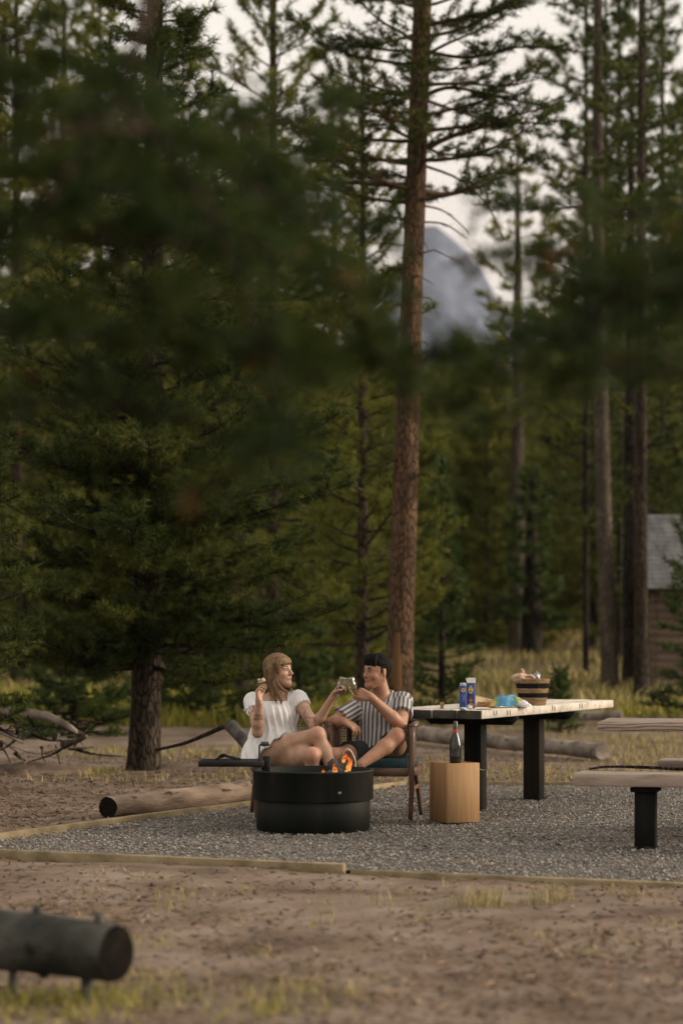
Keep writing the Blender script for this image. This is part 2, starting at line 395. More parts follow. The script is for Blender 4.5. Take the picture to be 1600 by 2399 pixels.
# ------------------------------------------------------------------ ground
PAD = np.array([(-2.587, 14.45), (-2.16, 15.3), (0.55, 20.75), (6.5, 20.2), (9.5, 9.3), (1.78, 12.57), (0.02, 13.3)])
def in_poly(x, y, P):
    r = np.zeros(np.broadcast(x, y).shape, bool); j = len(P) - 1
    for i in range(len(P)):
        c = ((P[i, 1] > y) != (P[j, 1] > y)) & (x < (P[j, 0] - P[i, 0]) * (y - P[i, 1]) / (P[j, 1] - P[i, 1] + 1e-12) + P[i, 0])
        r ^= c; j = i
    return r
def ground_z(x, y):
    x = np.asarray(x, float); y = np.asarray(y, float)
    z = 0.020 * vnoise(x * 0.7, y * 0.7, 0, 1) + 0.012 * vnoise(x * 2.3, y * 2.3, 0, 2) + 0.006 * vnoise(x * 6, y * 6, 0, 3) - 0.012
    far = np.clip((y - 24) / 30, 0, 1)
    z = z + far * (0.25 * vnoise(x * 0.12, y * 0.12, 0, 4))
    rise = np.clip(y - 30, 0, 90) * (0.018 + 0.010 * np.clip((x + 2) / 8, 0, 1)) 
    z = z + rise + np.clip(y - 120, 0, 900) * 0.11 + np.clip(-x - 60, 0, 600) * 0.05 * far
    return z

def axis(a, fine0, fine1, st, b, g=1.09):
    v = list(np.arange(fine0, fine1 + 1e-6, st)); d = st
    while v[-1] < b: d *= g; v.append(v[-1] + d)
    d = st; l = [fine0]
    while l[-1] > a: d *= g; l.append(l[-1] - d)
    return np.array(l[:0:-1] + v)
gx = axis(-2600, -3.2, 4.0, 0.075, 2600); gy = axis(-60, 7.4, 22, 0.075, 3600)
GX, GY = np.meshgrid(gx, gy, indexing='ij')
GZ = ground_z(GX, GY)
GZ = np.where(in_poly(GX, GY, PAD), -0.04, GZ)
ni, nj = GX.shape
i, j = np.meshgrid(np.arange(ni - 1), np.arange(nj - 1), indexing='ij')
Q = np.stack([i * nj + j, (i + 1) * nj + j, (i + 1) * nj + j + 1, i * nj + j + 1], -1).reshape(-1, 4)
g = MB(); g.add(np.stack([GX, GY, GZ], -1).reshape(-1, 3), Q)
g.build('ground', MAT['dirt'], label='brown dry dirt ground of the campsite', kind='structure')

# gravel pad: a bed with loose stones on it
pg = MB()
px_ = np.arange(-2.6, 9.6, 0.1); py_ = np.arange(9.2, 20.9, 0.1)
PX, PY = np.meshgrid(px_, py_, indexing='ij'); PZ = 0.006 * vnoise(PX * 3, PY * 3, 0, 5) - 0.012
ni, nj = PX.shape; i, j = np.meshgrid(np.arange(ni - 1), np.arange(nj - 1), indexing='ij')
ok = in_poly(PX, PY, PAD)
Q = np.stack([i * nj + j, (i + 1) * nj + j, (i + 1) * nj + j + 1, i * nj + j + 1], -1).reshape(-1, 4)
Q = Q[ok.ravel()[Q].all(1)]
pg.add(np.stack([PX, PY, PZ], -1).reshape(-1, 3), Q)
pg.build('gravel_bed', MAT['gravelbase'], label='grey gravel pad under the tables and fire ring', kind='structure')

def scatter_stones(n, sampler, rmin, rmax, flat=0.6):
    """low-poly stones (octahedra with jitter)"""
    p = sampler(n); n = len(p)
    base = np.array([(1, 0, 0), (0, 1, 0), (-1, 0, 0), (0, -1, 0), (0, 0, 1), (0, 0, -1)], float)
    tri = np.array([(0, 1, 4), (1, 2, 4), (2, 3, 4), (3, 0, 4), (1, 0, 5), (2, 1, 5), (3, 2, 5), (0, 3, 5)])
    r = RNG.uniform(rmin, rmax, n) * RNG.uniform(0.6, 1.2, n)
    V = base[None] * (1 + RNG.uniform(-0.35, 0.35, (n, 6, 3)))
    a = RNG.uniform(0, 6.28, n); ca, sa = np.cos(a), np.sin(a)
    V = V * r[:, None, None]; V[..., 2] *= flat
    V = np.stack([V[..., 0] * ca[:, None] - V[..., 1] * sa[:, None], V[..., 0] * sa[:, None] + V[..., 1] * ca[:, None], V[..., 2] + r[:, None] * RNG.uniform(-0.2, 0.35, n)[:, None]], -1)
    V = V + p[:, None]
    F = tri[None] + (np.arange(n) * 6)[:, None, None]
    return V.reshape(-1, 3), F.reshape(-1, 3)
def pad_samp(n):
    x = RNG.uniform(-2.6, 3.6, n); y = RNG.uniform(12.2, 20.8, n)
    k = in_poly(x, y, PAD) & (np.abs(x) < 0.15 * y + 0.25)
    return np.stack([x, y, np.full(n, -0.008)], -1)[k]
pm = MB(); pm.add(*scatter_stones(92000, pad_samp, 0.0045, 0.0115))
pm.build('gravel', MAT['pebble'], smooth=False, label='loose grey gravel stones covering the pad', cat='gravel', kind='stuff')

# pine litter, twigs and pebbles on the dirt
def dirt_samp(n):
    x = RNG.uniform(-3.4, 3.8, n); y = 7.6 + RNG.beta(1.1, 1.6, n) * 20
    k = (~in_poly(x, y, PAD)) & (np.abs(x) < 0.15 * y + 0.3)
    w = vnoise(x * 0.8, y * 0.8, 0, 9) + 0.5 * vnoise(x * 2.5, y * 2.5, 0, 10) + np.where(y > 15, 0.5, 0)
    k &= RNG.uniform(-0.9, 1.0, n) < w
    return np.stack([x, y, ground_z(x, y)], -1)[k]
lm = MB(); p = np.concatenate([dirt_samp(60000), pad_samp(2600) + np.array([0, 0, 0.012])]); n = len(p)
a = RNG.uniform(0, 6.28, n); ln = RNG.uniform(0.015, 0.05, n); wd = RNG.uniform(0.003, 0.008, n)
d = np.stack([np.cos(a), np.sin(a), RNG.uniform(-0.05, 0.3, n)], -1) * ln[:, None]; sd_ = np.stack([-np.sin(a), np.cos(a), RNG.uniform(-.5, .5, n)], -1) * wd[:, None]
up = np.array([0, 0, 0.004])
V = np.stack([p - d + up, p + sd_ + up, p + d + up * 2, p - sd_ + up], 1).reshape(-1, 3)
lm.add(V, (np.arange(n) * 4)[:, None] + np.arange(4))
V, F = scatter_stones(2600, dirt_samp, 0.006, 0.022); lm.add(V, F)
lm.build('ground_litter', MAT['litter'], smooth=False, label='dry needles, bark chips and stones strewn over the dirt', cat='litter', kind='stuff')

# grass
def blades(P, h, w, lean=0.5):
    n = len(P); a = RNG.uniform(0, 6.28, n); hh = h * RNG.uniform(0.4, 1.2, n)
    side = np.stack([np.cos(a), np.sin(a), np.zeros(n)], -1) * (w * RNG.uniform(0.6, 1.3, n))[:, None] * 0.5
    b = RNG.uniform(0, 6.28, n); ld = np.stack([np.cos(b), np.sin(b), np.zeros(n)], -1) * (hh * RNG.uniform(0.05, lean, n))[:, None]
    mid = P + ld * 0.35 + np.stack([np.zeros(n), np.zeros(n), hh * 0.6], -1); tip = P + ld + np.stack([np.zeros(n), np.zeros(n), hh], -1)
    V = np.stack([P - side, P + side, mid + side * 0.7, mid - side * 0.7, tip], 1).reshape(-1, 3)
    o = (np.arange(n) * 5)[:, None]
    return V, o + np.array([0, 1, 2, 3]), o + np.array([3, 2, 4])
def tufts(centers, n_per, spread):
    C = np.repeat(np.asarray(centers, float), n_per, 0)
    C = C + RNG.normal(0, 1, (len(C), 2)) * spread
    return np.column_stack([C, ground_z(C[:, 0], C[:, 1]) - 0.005])
gm = MB()
def addg(mb, P, h, w, lean=0.5):
    V, q, t = blades(P, h, w, lean); n0 = mb.n; mb.v.append(V); mb.n += len(V); mb.f += [q + n0, t + n0]
# foreground weeds
c = []
for _ in range(14):
    x, y = RNG.uniform(-1.15, 0.3), RNG.uniform(8.1, 9.3)
    if RNG.uniform() < 1.1 - (x + 1.15) / 1.5: c.append((x, y))
addg(gm, tufts(c, 70, 0.09), 0.055, 0.005, 1.3)
c = [(RNG.uniform(-1.6, 1.9), RNG.uniform(9, 13)) for _ in range(70)]
addg(gm, tufts(c, 16, 0.05), 0.05, 0.004, 0.9)
c = [W(1130, 2120, 11.6)[:2] + RNG.normal(0, 0.06, 2) for _ in range(7)] + [W(1265, 2105, 11.8)[:2] + RNG.normal(0, 0.05, 2) for _ in range(4)] + [W(405, 2110, 11.9)[:2], W(400, 2150, 11.4)[:2], W(550, 2330, 8.8)[:2], W(690, 2330, 8.8)[:2]]
addg(gm, tufts(c, 24, 0.06), 0.10, 0.004, 0.9)
# dry grass behind the pad
x = RNG.uniform(-6, 9, 42000); y = RNG.uniform(20.9, 34, 42000)
k = (vnoise(x * 0.5, y * 0.35, 0, 21) + 0.35 * np.clip(x / 3, -1, 1) + RNG.uniform(-0.5, 0.4, 42000) > 0.12) & (np.abs(x) < 0.16 * y)
addg(gm, np.column_stack([x, y, ground_z(x, y)])[k], 0.085, 0.008, 1.0)
x = RNG.uniform(-14, 16, 95000); y = RNG.uniform(34, 80, 95000)
k = (vnoise(x * 0.25, y * 0.2, 0, 22) + RNG.uniform(-0.5, 0.6, 95000) > -0.25) & (np.abs(x) < 0.17 * y)
addg(gm, np.column_stack([x, y, ground_z(x, y)])[k], 0.26, 0.03, 0.8)
gm.build('dry_grass', MAT['grass'], label='dry yellowish grass and weeds scattered over the clearing', cat='grass', kind='stuff')
gg = MB()
x = RNG.uniform(-7, 0.4, 30000); y = RNG.uniform(33.0, 39.5, 30000)
k = (np.abs(x) < 0.165 * y) & (vnoise(x * 0.5, y * 0.5, 0, 31) + RNG.uniform(-.6, .6, 30000) > -0.25)
addg(gg, np.column_stack([x, y, ground_z(x, y)])[k], 0.30, 0.022, 0.7)
x = RNG.uniform(2, 9, 14000); y = RNG.uniform(34, 37.5, 14000)
addg(gg, np.column_stack([x, y, ground_z(x, y)]), 0.12, 0.02, 0.7)
c = [W(px, 1740, 22.5)[:2] for px in (60, 110, 150, 240, 20, 40, 90, 170, 215, 130)] + [W(px, 2310, 8.7)[:2] for px in (60, 140, 210, 350)]
addg(gg, tufts(c, 80, 0.12), 0.08, 0.005, 1.2)
c = [W(680, 2380, 8.3)[:2], W(560, 2370, 8.3)[:2], W(335, 2200, 10.2)[:2], W(30, 2380, 8.2)[:2], W(130, 2385, 8.2)[:2], W(240, 2385, 8.2)[:2]]
addg(gg, tufts(c, 44, 0.10), 0.06, 0.005, 1.3)
gg.build('green_grass', MAT['grass_green'], label='strip of yellow green grass behind the pines and tufts near the log', cat='grass', kind='stuff')

# ------------------------------------------------------------------ mountain
mt = MB()
mx_ = np.linspace(-900, 1500, 150); my_ = np.linspace(2500, 4300, 80)
X, Y = np.meshgrid(mx_, my_, indexing='ij')
pk = 400 * np.exp(-(((X - 200) / 620) ** 2 + ((Y - 3350) / 520) ** 2)) + 205 * np.exp(-(((X - 130) / 92) ** 2 + ((Y - 3300) / 300) ** 2))
rid = 1 - np.abs(vnoise(X / 150, Y / 150, 0, 41)); rid2 = 1 - np.abs(vnoise(X / 55, Y / 55, 0, 42))
Z = pk * (0.86 + 0.14 * rid) + 34 * rid2 * np.clip(pk / 200, 0, 1) - 30
ni, nj = X.shape; i, j = np.meshgrid(np.arange(ni - 1), np.arange(nj - 1), indexing='ij')
Q = np.stack([i * nj + j, (i + 1) * nj + j, (i + 1) * nj + j + 1, i * nj + j + 1], -1).reshape(-1, 4)
mt.add(np.stack([X, Y, Z], -1).reshape(-1, 3), Q)
mt.build('mountain', MAT['rock'], label='blue grey rocky mountain peak beyond the trees', kind='structure')

# ------------------------------------------------------------------ trees
def unit_rand(n):
    v = RNG.normal(0, 1, (n, 3)); return v / np.linalg.norm(v, axis=1)[:, None]

def needle_tris(P, T, n, ln, w, spread=0.75):
    """needle blades around tuft points P pointing along T"""
    N = len(P); P = np.repeat(P, n, 0); T = np.repeat(T, n, 0)
    d = T * RNG.uniform(0.1, 0.9, (N * n, 1)) + unit_rand(N * n) * spread; d /= np.linalg.norm(d, axis=1)[:, None]
    L = ln * RNG.uniform(0.6, 1.15, (N * n, 1))
    b = P + T * (RNG.uniform(-0.6, 0.4, (N * n, 1)) * ln)
    s = np.cross(d, unit_rand(N * n)); s /= np.linalg.norm(s, axis=1)[:, None] + 1e-9
    s = s * w * 0.5
    V = np.stack([b - s, b + s, b + d * L], 1).reshape(-1, 3)
    return V, (np.arange(N * n) * 3)[:, None] + np.arange(3)

def grow_branch(wood, tuft, p0, az, el, L, r, tw_step=0.16, tip_up=0.25, wob=0.12, tw_len=0.38, bare=0.3, sides=5, dens=1.0, tstep=0.07):
    """one limb with side twigs; collects tuft points"""
    n = 7; pts = [np.array(p0, float)]; a, e = az, el
    for k in range(n):
        a += RNG.normal(0, wob); e += tip_up / n + RNG.normal(0, wob * 0.6)
        pts.append(pts[-1] + (L / n) * np.array([math.cos(a) * math.cos(e), math.sin(a) * math.cos(e), math.sin(e)]))
    pts = np.array(pts); rad = r * np.linspace(1, 0.18, n + 1)
    wood.tube(pts, rad, sides, cap=False)
    limb_twigs(wood, tuft, pts, rad, L, tw_step, tw_len, bare, dens, tstep)
    return pts

def limb_twigs(wood, tuft, pts, rad, L, tw_step, tw_len, bare, dens, tstep, tw_sides=3):
    n = len(pts) - 1
    seg = np.linalg.norm(np.diff(pts, axis=0), axis=1); cum = np.concatenate([[0], np.cumsum(seg)]); tot = cum[-1]
    s = bare * tot; side = 1
    while s < tot:
        k = min(n - 1, int(np.searchsorted(cum, s) - 1)); k = max(k, 0); u = (s - cum[k]) / max(seg[k], 1e-6)
        q = pts[k] * (1 - u) + pts[k + 1] * u; t = nrm(pts[k + 1] - pts[k])
        lat = nrm(np.cross(t, (0, 0, 1.0))) * side; side = -side
        dv = nrm(t * RNG.uniform(0.4, 1.0) + lat * RNG.uniform(0.4, 1.0) + np.array([0, 0, RNG.uniform(-0.25, 0.5)]))
        tl = tw_len * RNG.uniform(0.5, 1.15) * (1.15 - 0.75 * s / tot)
        m = q + dv * tl * 0.5 + RNG.normal(0, 0.03 * tl / 0.3, 3); e = q + dv * tl + np.array([0, 0, RNG.uniform(0, 0.25) * tl])
        wood.tube([q, m, e], [rad[k] * 0.45 + 0.002, rad[k] * 0.3 + 0.0015, 0.0015], tw_sides, cap=False)
        nt = max(1, int(tl * 0.8 / tstep * dens))
        for h in range(nt):
            f = 0.25 + 0.75 * (h + RNG.uniform(0, 1)) / nt
            c = q * (1 - f) ** 2 + 2 * m * f * (1 - f) + e * f * f
            tuft.append((c + RNG.normal(0, 0.02, 3), dv))
        s += tw_step * RNG.uniform(0.6, 1.4)
    for h in range(3): tuft.append((pts[-1] - nrm(pts[-1] - pts[-2]) * 0.04 * h, nrm(pts[-1] - pts[-2])))

def trunk_pts(base, H, lean, bow, n):
    t = np.linspace(0, 1, n)
    x = lean[0] * t + bow[0] * np.sin(math.pi * t); y = lean[1] * t + bow[1] * np.sin(math.pi * t)
    return np.stack([base[0] + x * H, base[1] + y * H, base[2] - 0.08 + t * (H + 0.08)], -1)

def make_tree(name, base, H, r0, cb, prof, nb, lean=(0, 0), bow=(0, 0), bark='bark', leaf='pine', el=(-0.15, 0.25), needle=(0.075, 0.007, 12), tw=(0.16, 0.38, 0.07),
              tip=0.5, ztop=None, dead=0, flare=1.35, extra=None, label=None, cat='tree', group=None, dens=1.0, wob=0.12, sides=9, bare=0.3, crownname='crown', clear=False):
    """base point, height, trunk radius, crown base height, prof(t)->branch length"""
    root = empty(name, base, label, cat, group)
    wood, tuft = MB(), []
    tp = trunk_pts(base, H, lean, bow, 16)
    rr = r0 * np.linspace(1, tip * 0.2, 16) ** 0.8; rr[0] *= flare; rr[1] *= 1.0
    tp2 = np.vstack([tp[0], tp[0] * 0.82 + tp[1] * 0.18, tp[0] * 0.55 + tp[1] * 0.45, tp[1:]]); rr2 = np.concatenate([[rr[0]], [r0 * (1 + (flare - 1) * 0.35)], [r0 * 1.03], rr[1:]])
    wood.tube(tp2, rr2, sides, jitter=0.05)
    def at(z):
        t = np.clip(z / H, 0, 1) * 15; k = min(14, int(t)); return tp[k] * (1 - (t - k)) + tp[k + 1] * (t - k), r0 * max(0.1, 1 - z / H)
    ga = RNG.uniform(0, 6.28)
    for k in range(nb):
        z = cb + (H - cb) * ((k + RNG.uniform(0, 0.9)) / nb) ** 1.15
        t = (z - cb) / (H - cb); L = prof(t) * RNG.uniform(0.7, 1.15)
        p, r = at(z); az = ga + k * 2.4 + RNG.normal(0, 0.25)
        grow_branch(wood, tuft, p, az, el[0] + (el[1] - el[0]) * t + RNG.normal(0, 0.1), L, min(0.028, 0.010 + 0.011 * L) * (1 - 0.4 * t), tw[0], 0.45, wob, tw[1] * min(1.2, 0.5 + L * 0.4), bare, 5, dens, tw[2])
    for k in range(dead):      # bare dead limbs below the crown
        z = cb * RNG.uniform(0.35, 1.0) if dead < 90 else 0; p, r = at(z)
        a = RNG.uniform(0, 6.28); L = RNG.uniform(0.2, 0.8)
        wood.tube([p, p + L * 0.5 * np.array([math.cos(a), math.sin(a), 0.05]), p + L * np.array([math.cos(a + .2), math.sin(a + .2), RNG.uniform(-.3, .1)])], [0.012, 0.008, 0.003], 4, cap=False)
    if clear: tuft = [t for t in tuft if abs(t[0][0]) > 0.15 * t[0][1] + 0.05 or t[0][2] > CAMH + 0.30 * t[0][1] + 0.1]
    if extra: extra(wood, tuft)
    if ztop: tuft = [t for t in tuft if t[0][2] < ztop]
    wood.build('trunk', MAT[bark], root)
    P = np.array([t[0] for t in tuft]); T = np.array([t[1] for t in tuft])
    0 and print(name, len(P), 'tufts')
    cm_ = MB(); V, F = needle_tris(P, T, needle[2], needle[0], needle[1]); cm_.add(V, F)
    cm_.build(crownname, MAT[leaf], root, smooth=False)
    return root

def copy_tree(o, loc, rz, sc, label=None, group=None):
    c = o.copy(); COL.objects.link(c); c.location = tuple(float(v) for v in loc); c.rotation_euler = (0, 0, rz); c.scale = (sc, sc, sc)
    if label: c['label'] = label
    if group: c['group'] = group
    for ch in list(o.children):
        d = ch.copy(); COL.objects.link(d); d.parent = c
    return c

def gpt(px, D):
    x = (px - 800) * D / FPX
    return np.array([x, D, float(ground_z(x, D))])

# big pine left of the woman
def low_twigs(wood, tuft):
    for (a, b) in (((345, 1555), (470, 1625)), ((340, 1520), (440, 1580)), ((330, 1530), (230, 1590))):
        p = W(a[0], a[1], 23.0); q = W(b[0], b[1], 22.4)
        pts = spline([p, (p + q) / 2 + np.array([0, 0, 0.05]), q], 7)
        wood.tube(pts, np.linspace(0.014, 0.004, 7), 5, cap=False)
        limb_twigs(wood, tuft, pts, np.linspace(0.014, 0.004, 7), 0.6, 0.07, 0.22, 0.35, 1.2, 0.05)
_lt = low_twigs
def low_twigs2(wood, tuft):
    _lt(wood, tuft); b = gpt(338, 23.1)
    for k in range(46):
        z = 0.98 + 2.7 * (k / 46) ** 1.1; az = -math.pi / 2 + RNG.normal(0, 0.75)
        grow_branch(wood, tuft, b + np.array([0.008 * z, 0, z]), az, RNG.uniform(-0.35, 0.15), RNG.uniform(0.6, 1.25), 0.014, 0.09, 0.4, 0.12, 0.36, 0.2, 4, 1.2, 0.036)
make_tree('pine_tree', gpt(338, 23.1), 11.5, 0.155, 1.02, lambda t: 1.75 * (1 - t) ** 0.7 * (0.85 + 0.3 * math.sin(t * 9)) + 0.2, 190, lean=(0.008, 0), bow=(0.004, 0), extra=low_twigs2,
          el=(-0.22, 0.45), needle=(0.095, 0.0095, 20), tw=(0.10, 0.46, 0.034), dens=1.25, flare=1.3, bare=0.22,
          label='broad dark pine with low boughs standing left of the woman', bark='bark')
# tall pine with orange bark behind the man
def limbs_mid(wood, tuft):
    D = 28.0
    def limb(px, r0, foliage=True, dd=0.0):
        pts = spline([W(x, y, D + dd * k) for k, (x, y) in enumerate(px)], 12)
        wood.tube(pts, np.linspace(r0, 0.006, 12), 6, cap=False)
        if foliage: limb_twigs(wood, tuft, pts, np.linspace(r0, 0.006, 12), 1.5, 0.085, 0.46, 0.20, 1.3, 0.042)
        else: limb_twigs(wood, [], pts, np.linspace(r0, 0.005, 12), 1.5, 0.25, 0.3, 0.4, 1, 0.05)
    limb([(985, 352), (1070, 315), (1180, 288), (1290, 290)], 0.040)
    limb([(990, 225), (1060, 205), (1180, 230), (1310, 255)], 0.030)
    limb([(992, 120), (1100, 135), (1220, 110), (1340, 120)], 0.026)
    limb([(996, 60), (1090, 40), (1180, 20), (1260, -10)], 0.026, True, -0.15)
    limb([(985, 385), (1075, 420), (1140, 480), (1180, 560)], 0.018, False)
    limb([(980, 480), (1040, 495), (1100, 545)], 0.014, False)
    limb([(975, 520), (1040, 525), (1095, 560)], 0.014, False)
    limb([(978, 230), (900, 220), (840, 250)], 0.022)
    limb([(975, 330), (900, 300), (850, 330)], 0.022)
    limb([(985, 120), (890, 115), (800, 90)], 0.024)
    for y0 in (420, 520, 640, 1090):
        limb([(965, y0), (920, y0 - 10), (880, y0 + 20)], 0.018)
    limb([(955, 1130), (1000, 1110), (1050, 1150)], 0.014)
TM = make_tree('pine_tree', gpt(930, 28.0), 13.5, 0.165, 6.3, lambda t: 1.7 * (1 - t) ** 0.6 + 0.3, 95, lean=(0.037, 0.0), bow=(-0.002, 0), extra=limbs_mid, bark='bark_orange', leaf='pine',
          el=(-0.1, 0.4), needle=(0.095, 0.0095, 20), tw=(0.10, 0.46, 0.040), flare=1.15, dead=20, tip=1.6, sides=14,
          label='tall straight orange barked pine behind the man, with bare lower trunk')
sc_ = MB()
zz = np.linspace(0.30, 1.30, 9)
for side in (0,):
    V = []; F = []
    for k, z in enumerate(zz):
        c = trunk_pts(gpt(930, 28.0), 13.5, (0.037, 0), (-0.002, 0), 16); cx = np.interp(z, c[:, 2], c[:, 0]); rad = 0.165 * (1 - 0.028 * z) + 0.004
        wdt = (0.62 + RNG.uniform(-0.12, 0.12)) * max(0.25, math.sin(math.pi * (k + 0.6) / 9.2)) ** 0.5
        for u in (-1, -0.33, 0.33, 1):
            a = -math.pi / 2 + 0.05 - 0.25 * z + u * wdt
            V.append((cx + rad * math.cos(a), 28.0 + rad * math.sin(a) - (0.004 if abs(u) < .9 else -0.02), z))
    for k in range(8):
        for u in range(3): F.append([k * 4 + u, k * 4 + u + 1, k * 4 + 5 + u, k * 4 + 4 + u])
    sc_.add(V, F)
so = sc_.build('bark_scar', MAT['scar'], TM)
so['label'] = 'long orange scar of bare wood low on the trunk'

# leafy pine filling the space between the two (its trunk is hidden behind the first pine's boughs)
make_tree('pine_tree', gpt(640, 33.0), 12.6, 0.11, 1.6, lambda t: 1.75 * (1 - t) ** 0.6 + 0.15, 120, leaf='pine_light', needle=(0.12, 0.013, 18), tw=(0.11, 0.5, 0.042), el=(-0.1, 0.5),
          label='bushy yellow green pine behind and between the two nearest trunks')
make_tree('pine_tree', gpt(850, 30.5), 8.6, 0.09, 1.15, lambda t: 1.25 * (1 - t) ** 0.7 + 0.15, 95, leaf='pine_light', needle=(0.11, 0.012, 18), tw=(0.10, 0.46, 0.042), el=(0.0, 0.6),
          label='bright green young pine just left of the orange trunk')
make_tree('pine_tree', gpt(-95, 20.5), 6.5, 0.12, 0.55, lambda t: 0.62 * (1 - t) ** 0.5 + 0.15, 95, leaf='pine', needle=(0.095, 0.009, 20), tw=(0.09, 0.32, 0.036), el=(-0.05, 0.5),
          label='green pine cut off by the left edge, boughs reaching down to the stump pile')
# young firs
def fir(px, D, H, Rr, label, leaf='fir', nb=70):
    return make_tree('young_fir', gpt(px, D), H, 0.03 + 0.008 * H, 0.12, lambda t: Rr * (1 - t) ** 0.9 + 0.05, nb, leaf=leaf, bark='bark_dark', needle=(0.08 + D * 0.0012, 0.012 + D * 0.0002, 10), tw=(0.08, 0.34, 0.04), el=(-0.15, 0.45), label=label, flare=1.1)
fir(1035, 33.5, 3.7, 0.68, 'young conical fir behind the table, right of the orange trunk')
fir(1312, 31.0, 0.78, 0.24, 'knee high fir sapling behind the straw basket', nb=26)
fir(175, 31.0, 2.3, 1.25, 'wide dark bushy fir behind the stump pile', nb=75)
fir(700, 36.0, 2.6, 0.8, 'dark young fir behind the gap between the two people')
fir(1622, 33.0, 3.6, 0.66, 'dark fir at the right edge in front of the cabin wall')
fir(490, 34.0, 2.3, 0.8, 'small dark fir under the boughs left of the woman')
# right-hand trees
make_tree('pine_tree', gpt(1430, 41.5), 15.0, 0.155, 8.2, lambda t: 1.6 * (1 - t) ** 0.6 + 0.3, 44, lean=(-0.012, 0), bow=(-0.008, 0), bark='bark_pale', leaf='pine', needle=(0.16, 0.028, 11), tw=(0.14, 0.52, 0.065), dead=16, tip=1.3,
          label='pale barked leaning pine in front of the cabin, left of its roof')
make_tree('pine_tree', gpt(1478, 43.0), 11.0, 0.17, 1.5, lambda t: 0.9 * (1 - t) ** 0.7 + 0.2, 48, bark='bark_dark', leaf='pine', needle=(0.16, 0.028, 11), tw=(0.14, 0.50, 0.065),
          label='dark trunked pine standing close beside the pale leaning pine')
make_tree('pine_tree', gpt(1501, 38.6), 13.0, 0.125, 5.6, lambda t: 1.1 * (1 - t) ** 0.7 + 0.2, 40, bark='bark', leaf='pine', needle=(0.16, 0.028, 11), tw=(0.14, 0.50, 0.065), dead=14,
          label='brown trunked pine directly in front of the cabin roof edge')
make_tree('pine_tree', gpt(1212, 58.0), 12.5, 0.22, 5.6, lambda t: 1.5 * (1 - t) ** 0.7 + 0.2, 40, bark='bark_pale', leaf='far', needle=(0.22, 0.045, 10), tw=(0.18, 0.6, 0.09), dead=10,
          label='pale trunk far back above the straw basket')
make_tree('pine_tree', gpt(1245, 56.0), 4.4, 0.28, 0.9, lambda t: 0.75 * (1 - t) ** 0.5 + 0.1, 44, bark='bark_dark', leaf='fir', needle=(0.22, 0.045, 10), tw=(0.16, 0.5, 0.08),
          label='squat dark pine at the top of the dry grass slope')
make_tree('pine_tree', gpt(566, 38.5), 9.5, 0.14, 2.2, lambda t: 1.2 * (1 - t) ** 0.7 + 0.2, 44, bark='bark', leaf='pine', needle=(0.16, 0.028, 11), tw=(0.14, 0.52, 0.065),
          label='pine with a short bare trunk seen just left of the woman\'s head')
# tall slender pines along the top right
proto_s = make_tree('slender_pine', (0, 0, 0), 14.5, 0.062, 3.0, lambda t: 0.95 * (1 - t) ** 0.5 * (0.7 + 0.5 * abs(math.sin(t * 14))) + 0.2, 84, bark='bark_dark', leaf='pine', needle=(0.17, 0.026, 13), tw=(0.13, 0.46, 0.07), dead=10, el=(-0.15, 0.5), tip=2.0, bare=0.35)
sl = [(1372, 46, 0.3, 1.0, 'slender pine rising beside the widest gap of sky'), (1418, 52, 1.9, 1.06, 'thin straight pine second from the widest gap of sky'), (1450, 50, 4.0, 1.0, 'thin straight pine in the middle of the top right row'),
      (1508, 48, 2.8, 1.05, 'thin pine second from the right edge of the top row'), (1550, 51, 5.2, 1.1, 'thin pine nearest the right edge, bare stem against sky')]
for n_, (px, D, rz, s_, lb) in enumerate(sl):
    b = gpt(px, D)
    if n_ == 0:
        proto_s.location = tuple(b); proto_s.rotation_euler = (0, 0, rz); tag(proto_s, lb, 'tree', 'slender pines at the top right')
    else: copy_tree(proto_s, b, rz, s_, lb, 'slender pines at the top right')
# wood behind
pv = []
specs = [(15, 0.14, 1.2, 2.1, 120, 'far'), (13, 0.13, 0.6, 2.3, 120, 'far'), (17, 0.15, 2.5, 1.9, 110, 'far'), (9, 0.10, 0.3, 2.0, 100, 'far'), (5.2, 0.05, 0.15, 1.25, 95, 'far')]
for (H, r0, cb, Rr, nb, lf) in specs:
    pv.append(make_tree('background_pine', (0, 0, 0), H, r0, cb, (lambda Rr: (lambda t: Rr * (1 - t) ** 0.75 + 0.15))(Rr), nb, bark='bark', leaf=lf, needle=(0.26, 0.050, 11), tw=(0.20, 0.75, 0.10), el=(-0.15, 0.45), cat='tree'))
bgp = [(40, 44, 1), (150, 52, 2), (235, 47, 1), (430, 55, 0), (505, 49, 1), (610, 60, 1), (720, 52, 3), (780, 64, 0), (860, 58, 3), (1010, 66, 3), (1085, 72, 3), (1140, 60, 3),
       (1330, 70, 3), (1290, 84, 0), (1180, 88, 3), (1390, 62, 0), (1560, 60, 1), (1600, 70, 0), (1480, 78, 1), (-20, 60, 0), (320, 66, 0), (90, 75, 0), (560, 78, 0), (680, 82, 0), (900, 80, 3), (1060, 90, 3), (1240, 95, 1), (1440, 92, 0), (1545, 95, 2), (380, 85, 2),
       (990, 60, 4), (1075, 72, 4), (1130, 66, 4), (1185, 78, 4), (1300, 74, 4), (1350, 68, 4), (1395, 76, 4), (1560, 52, 4), (760, 46, 4), (660, 48, 4)]
used = set()
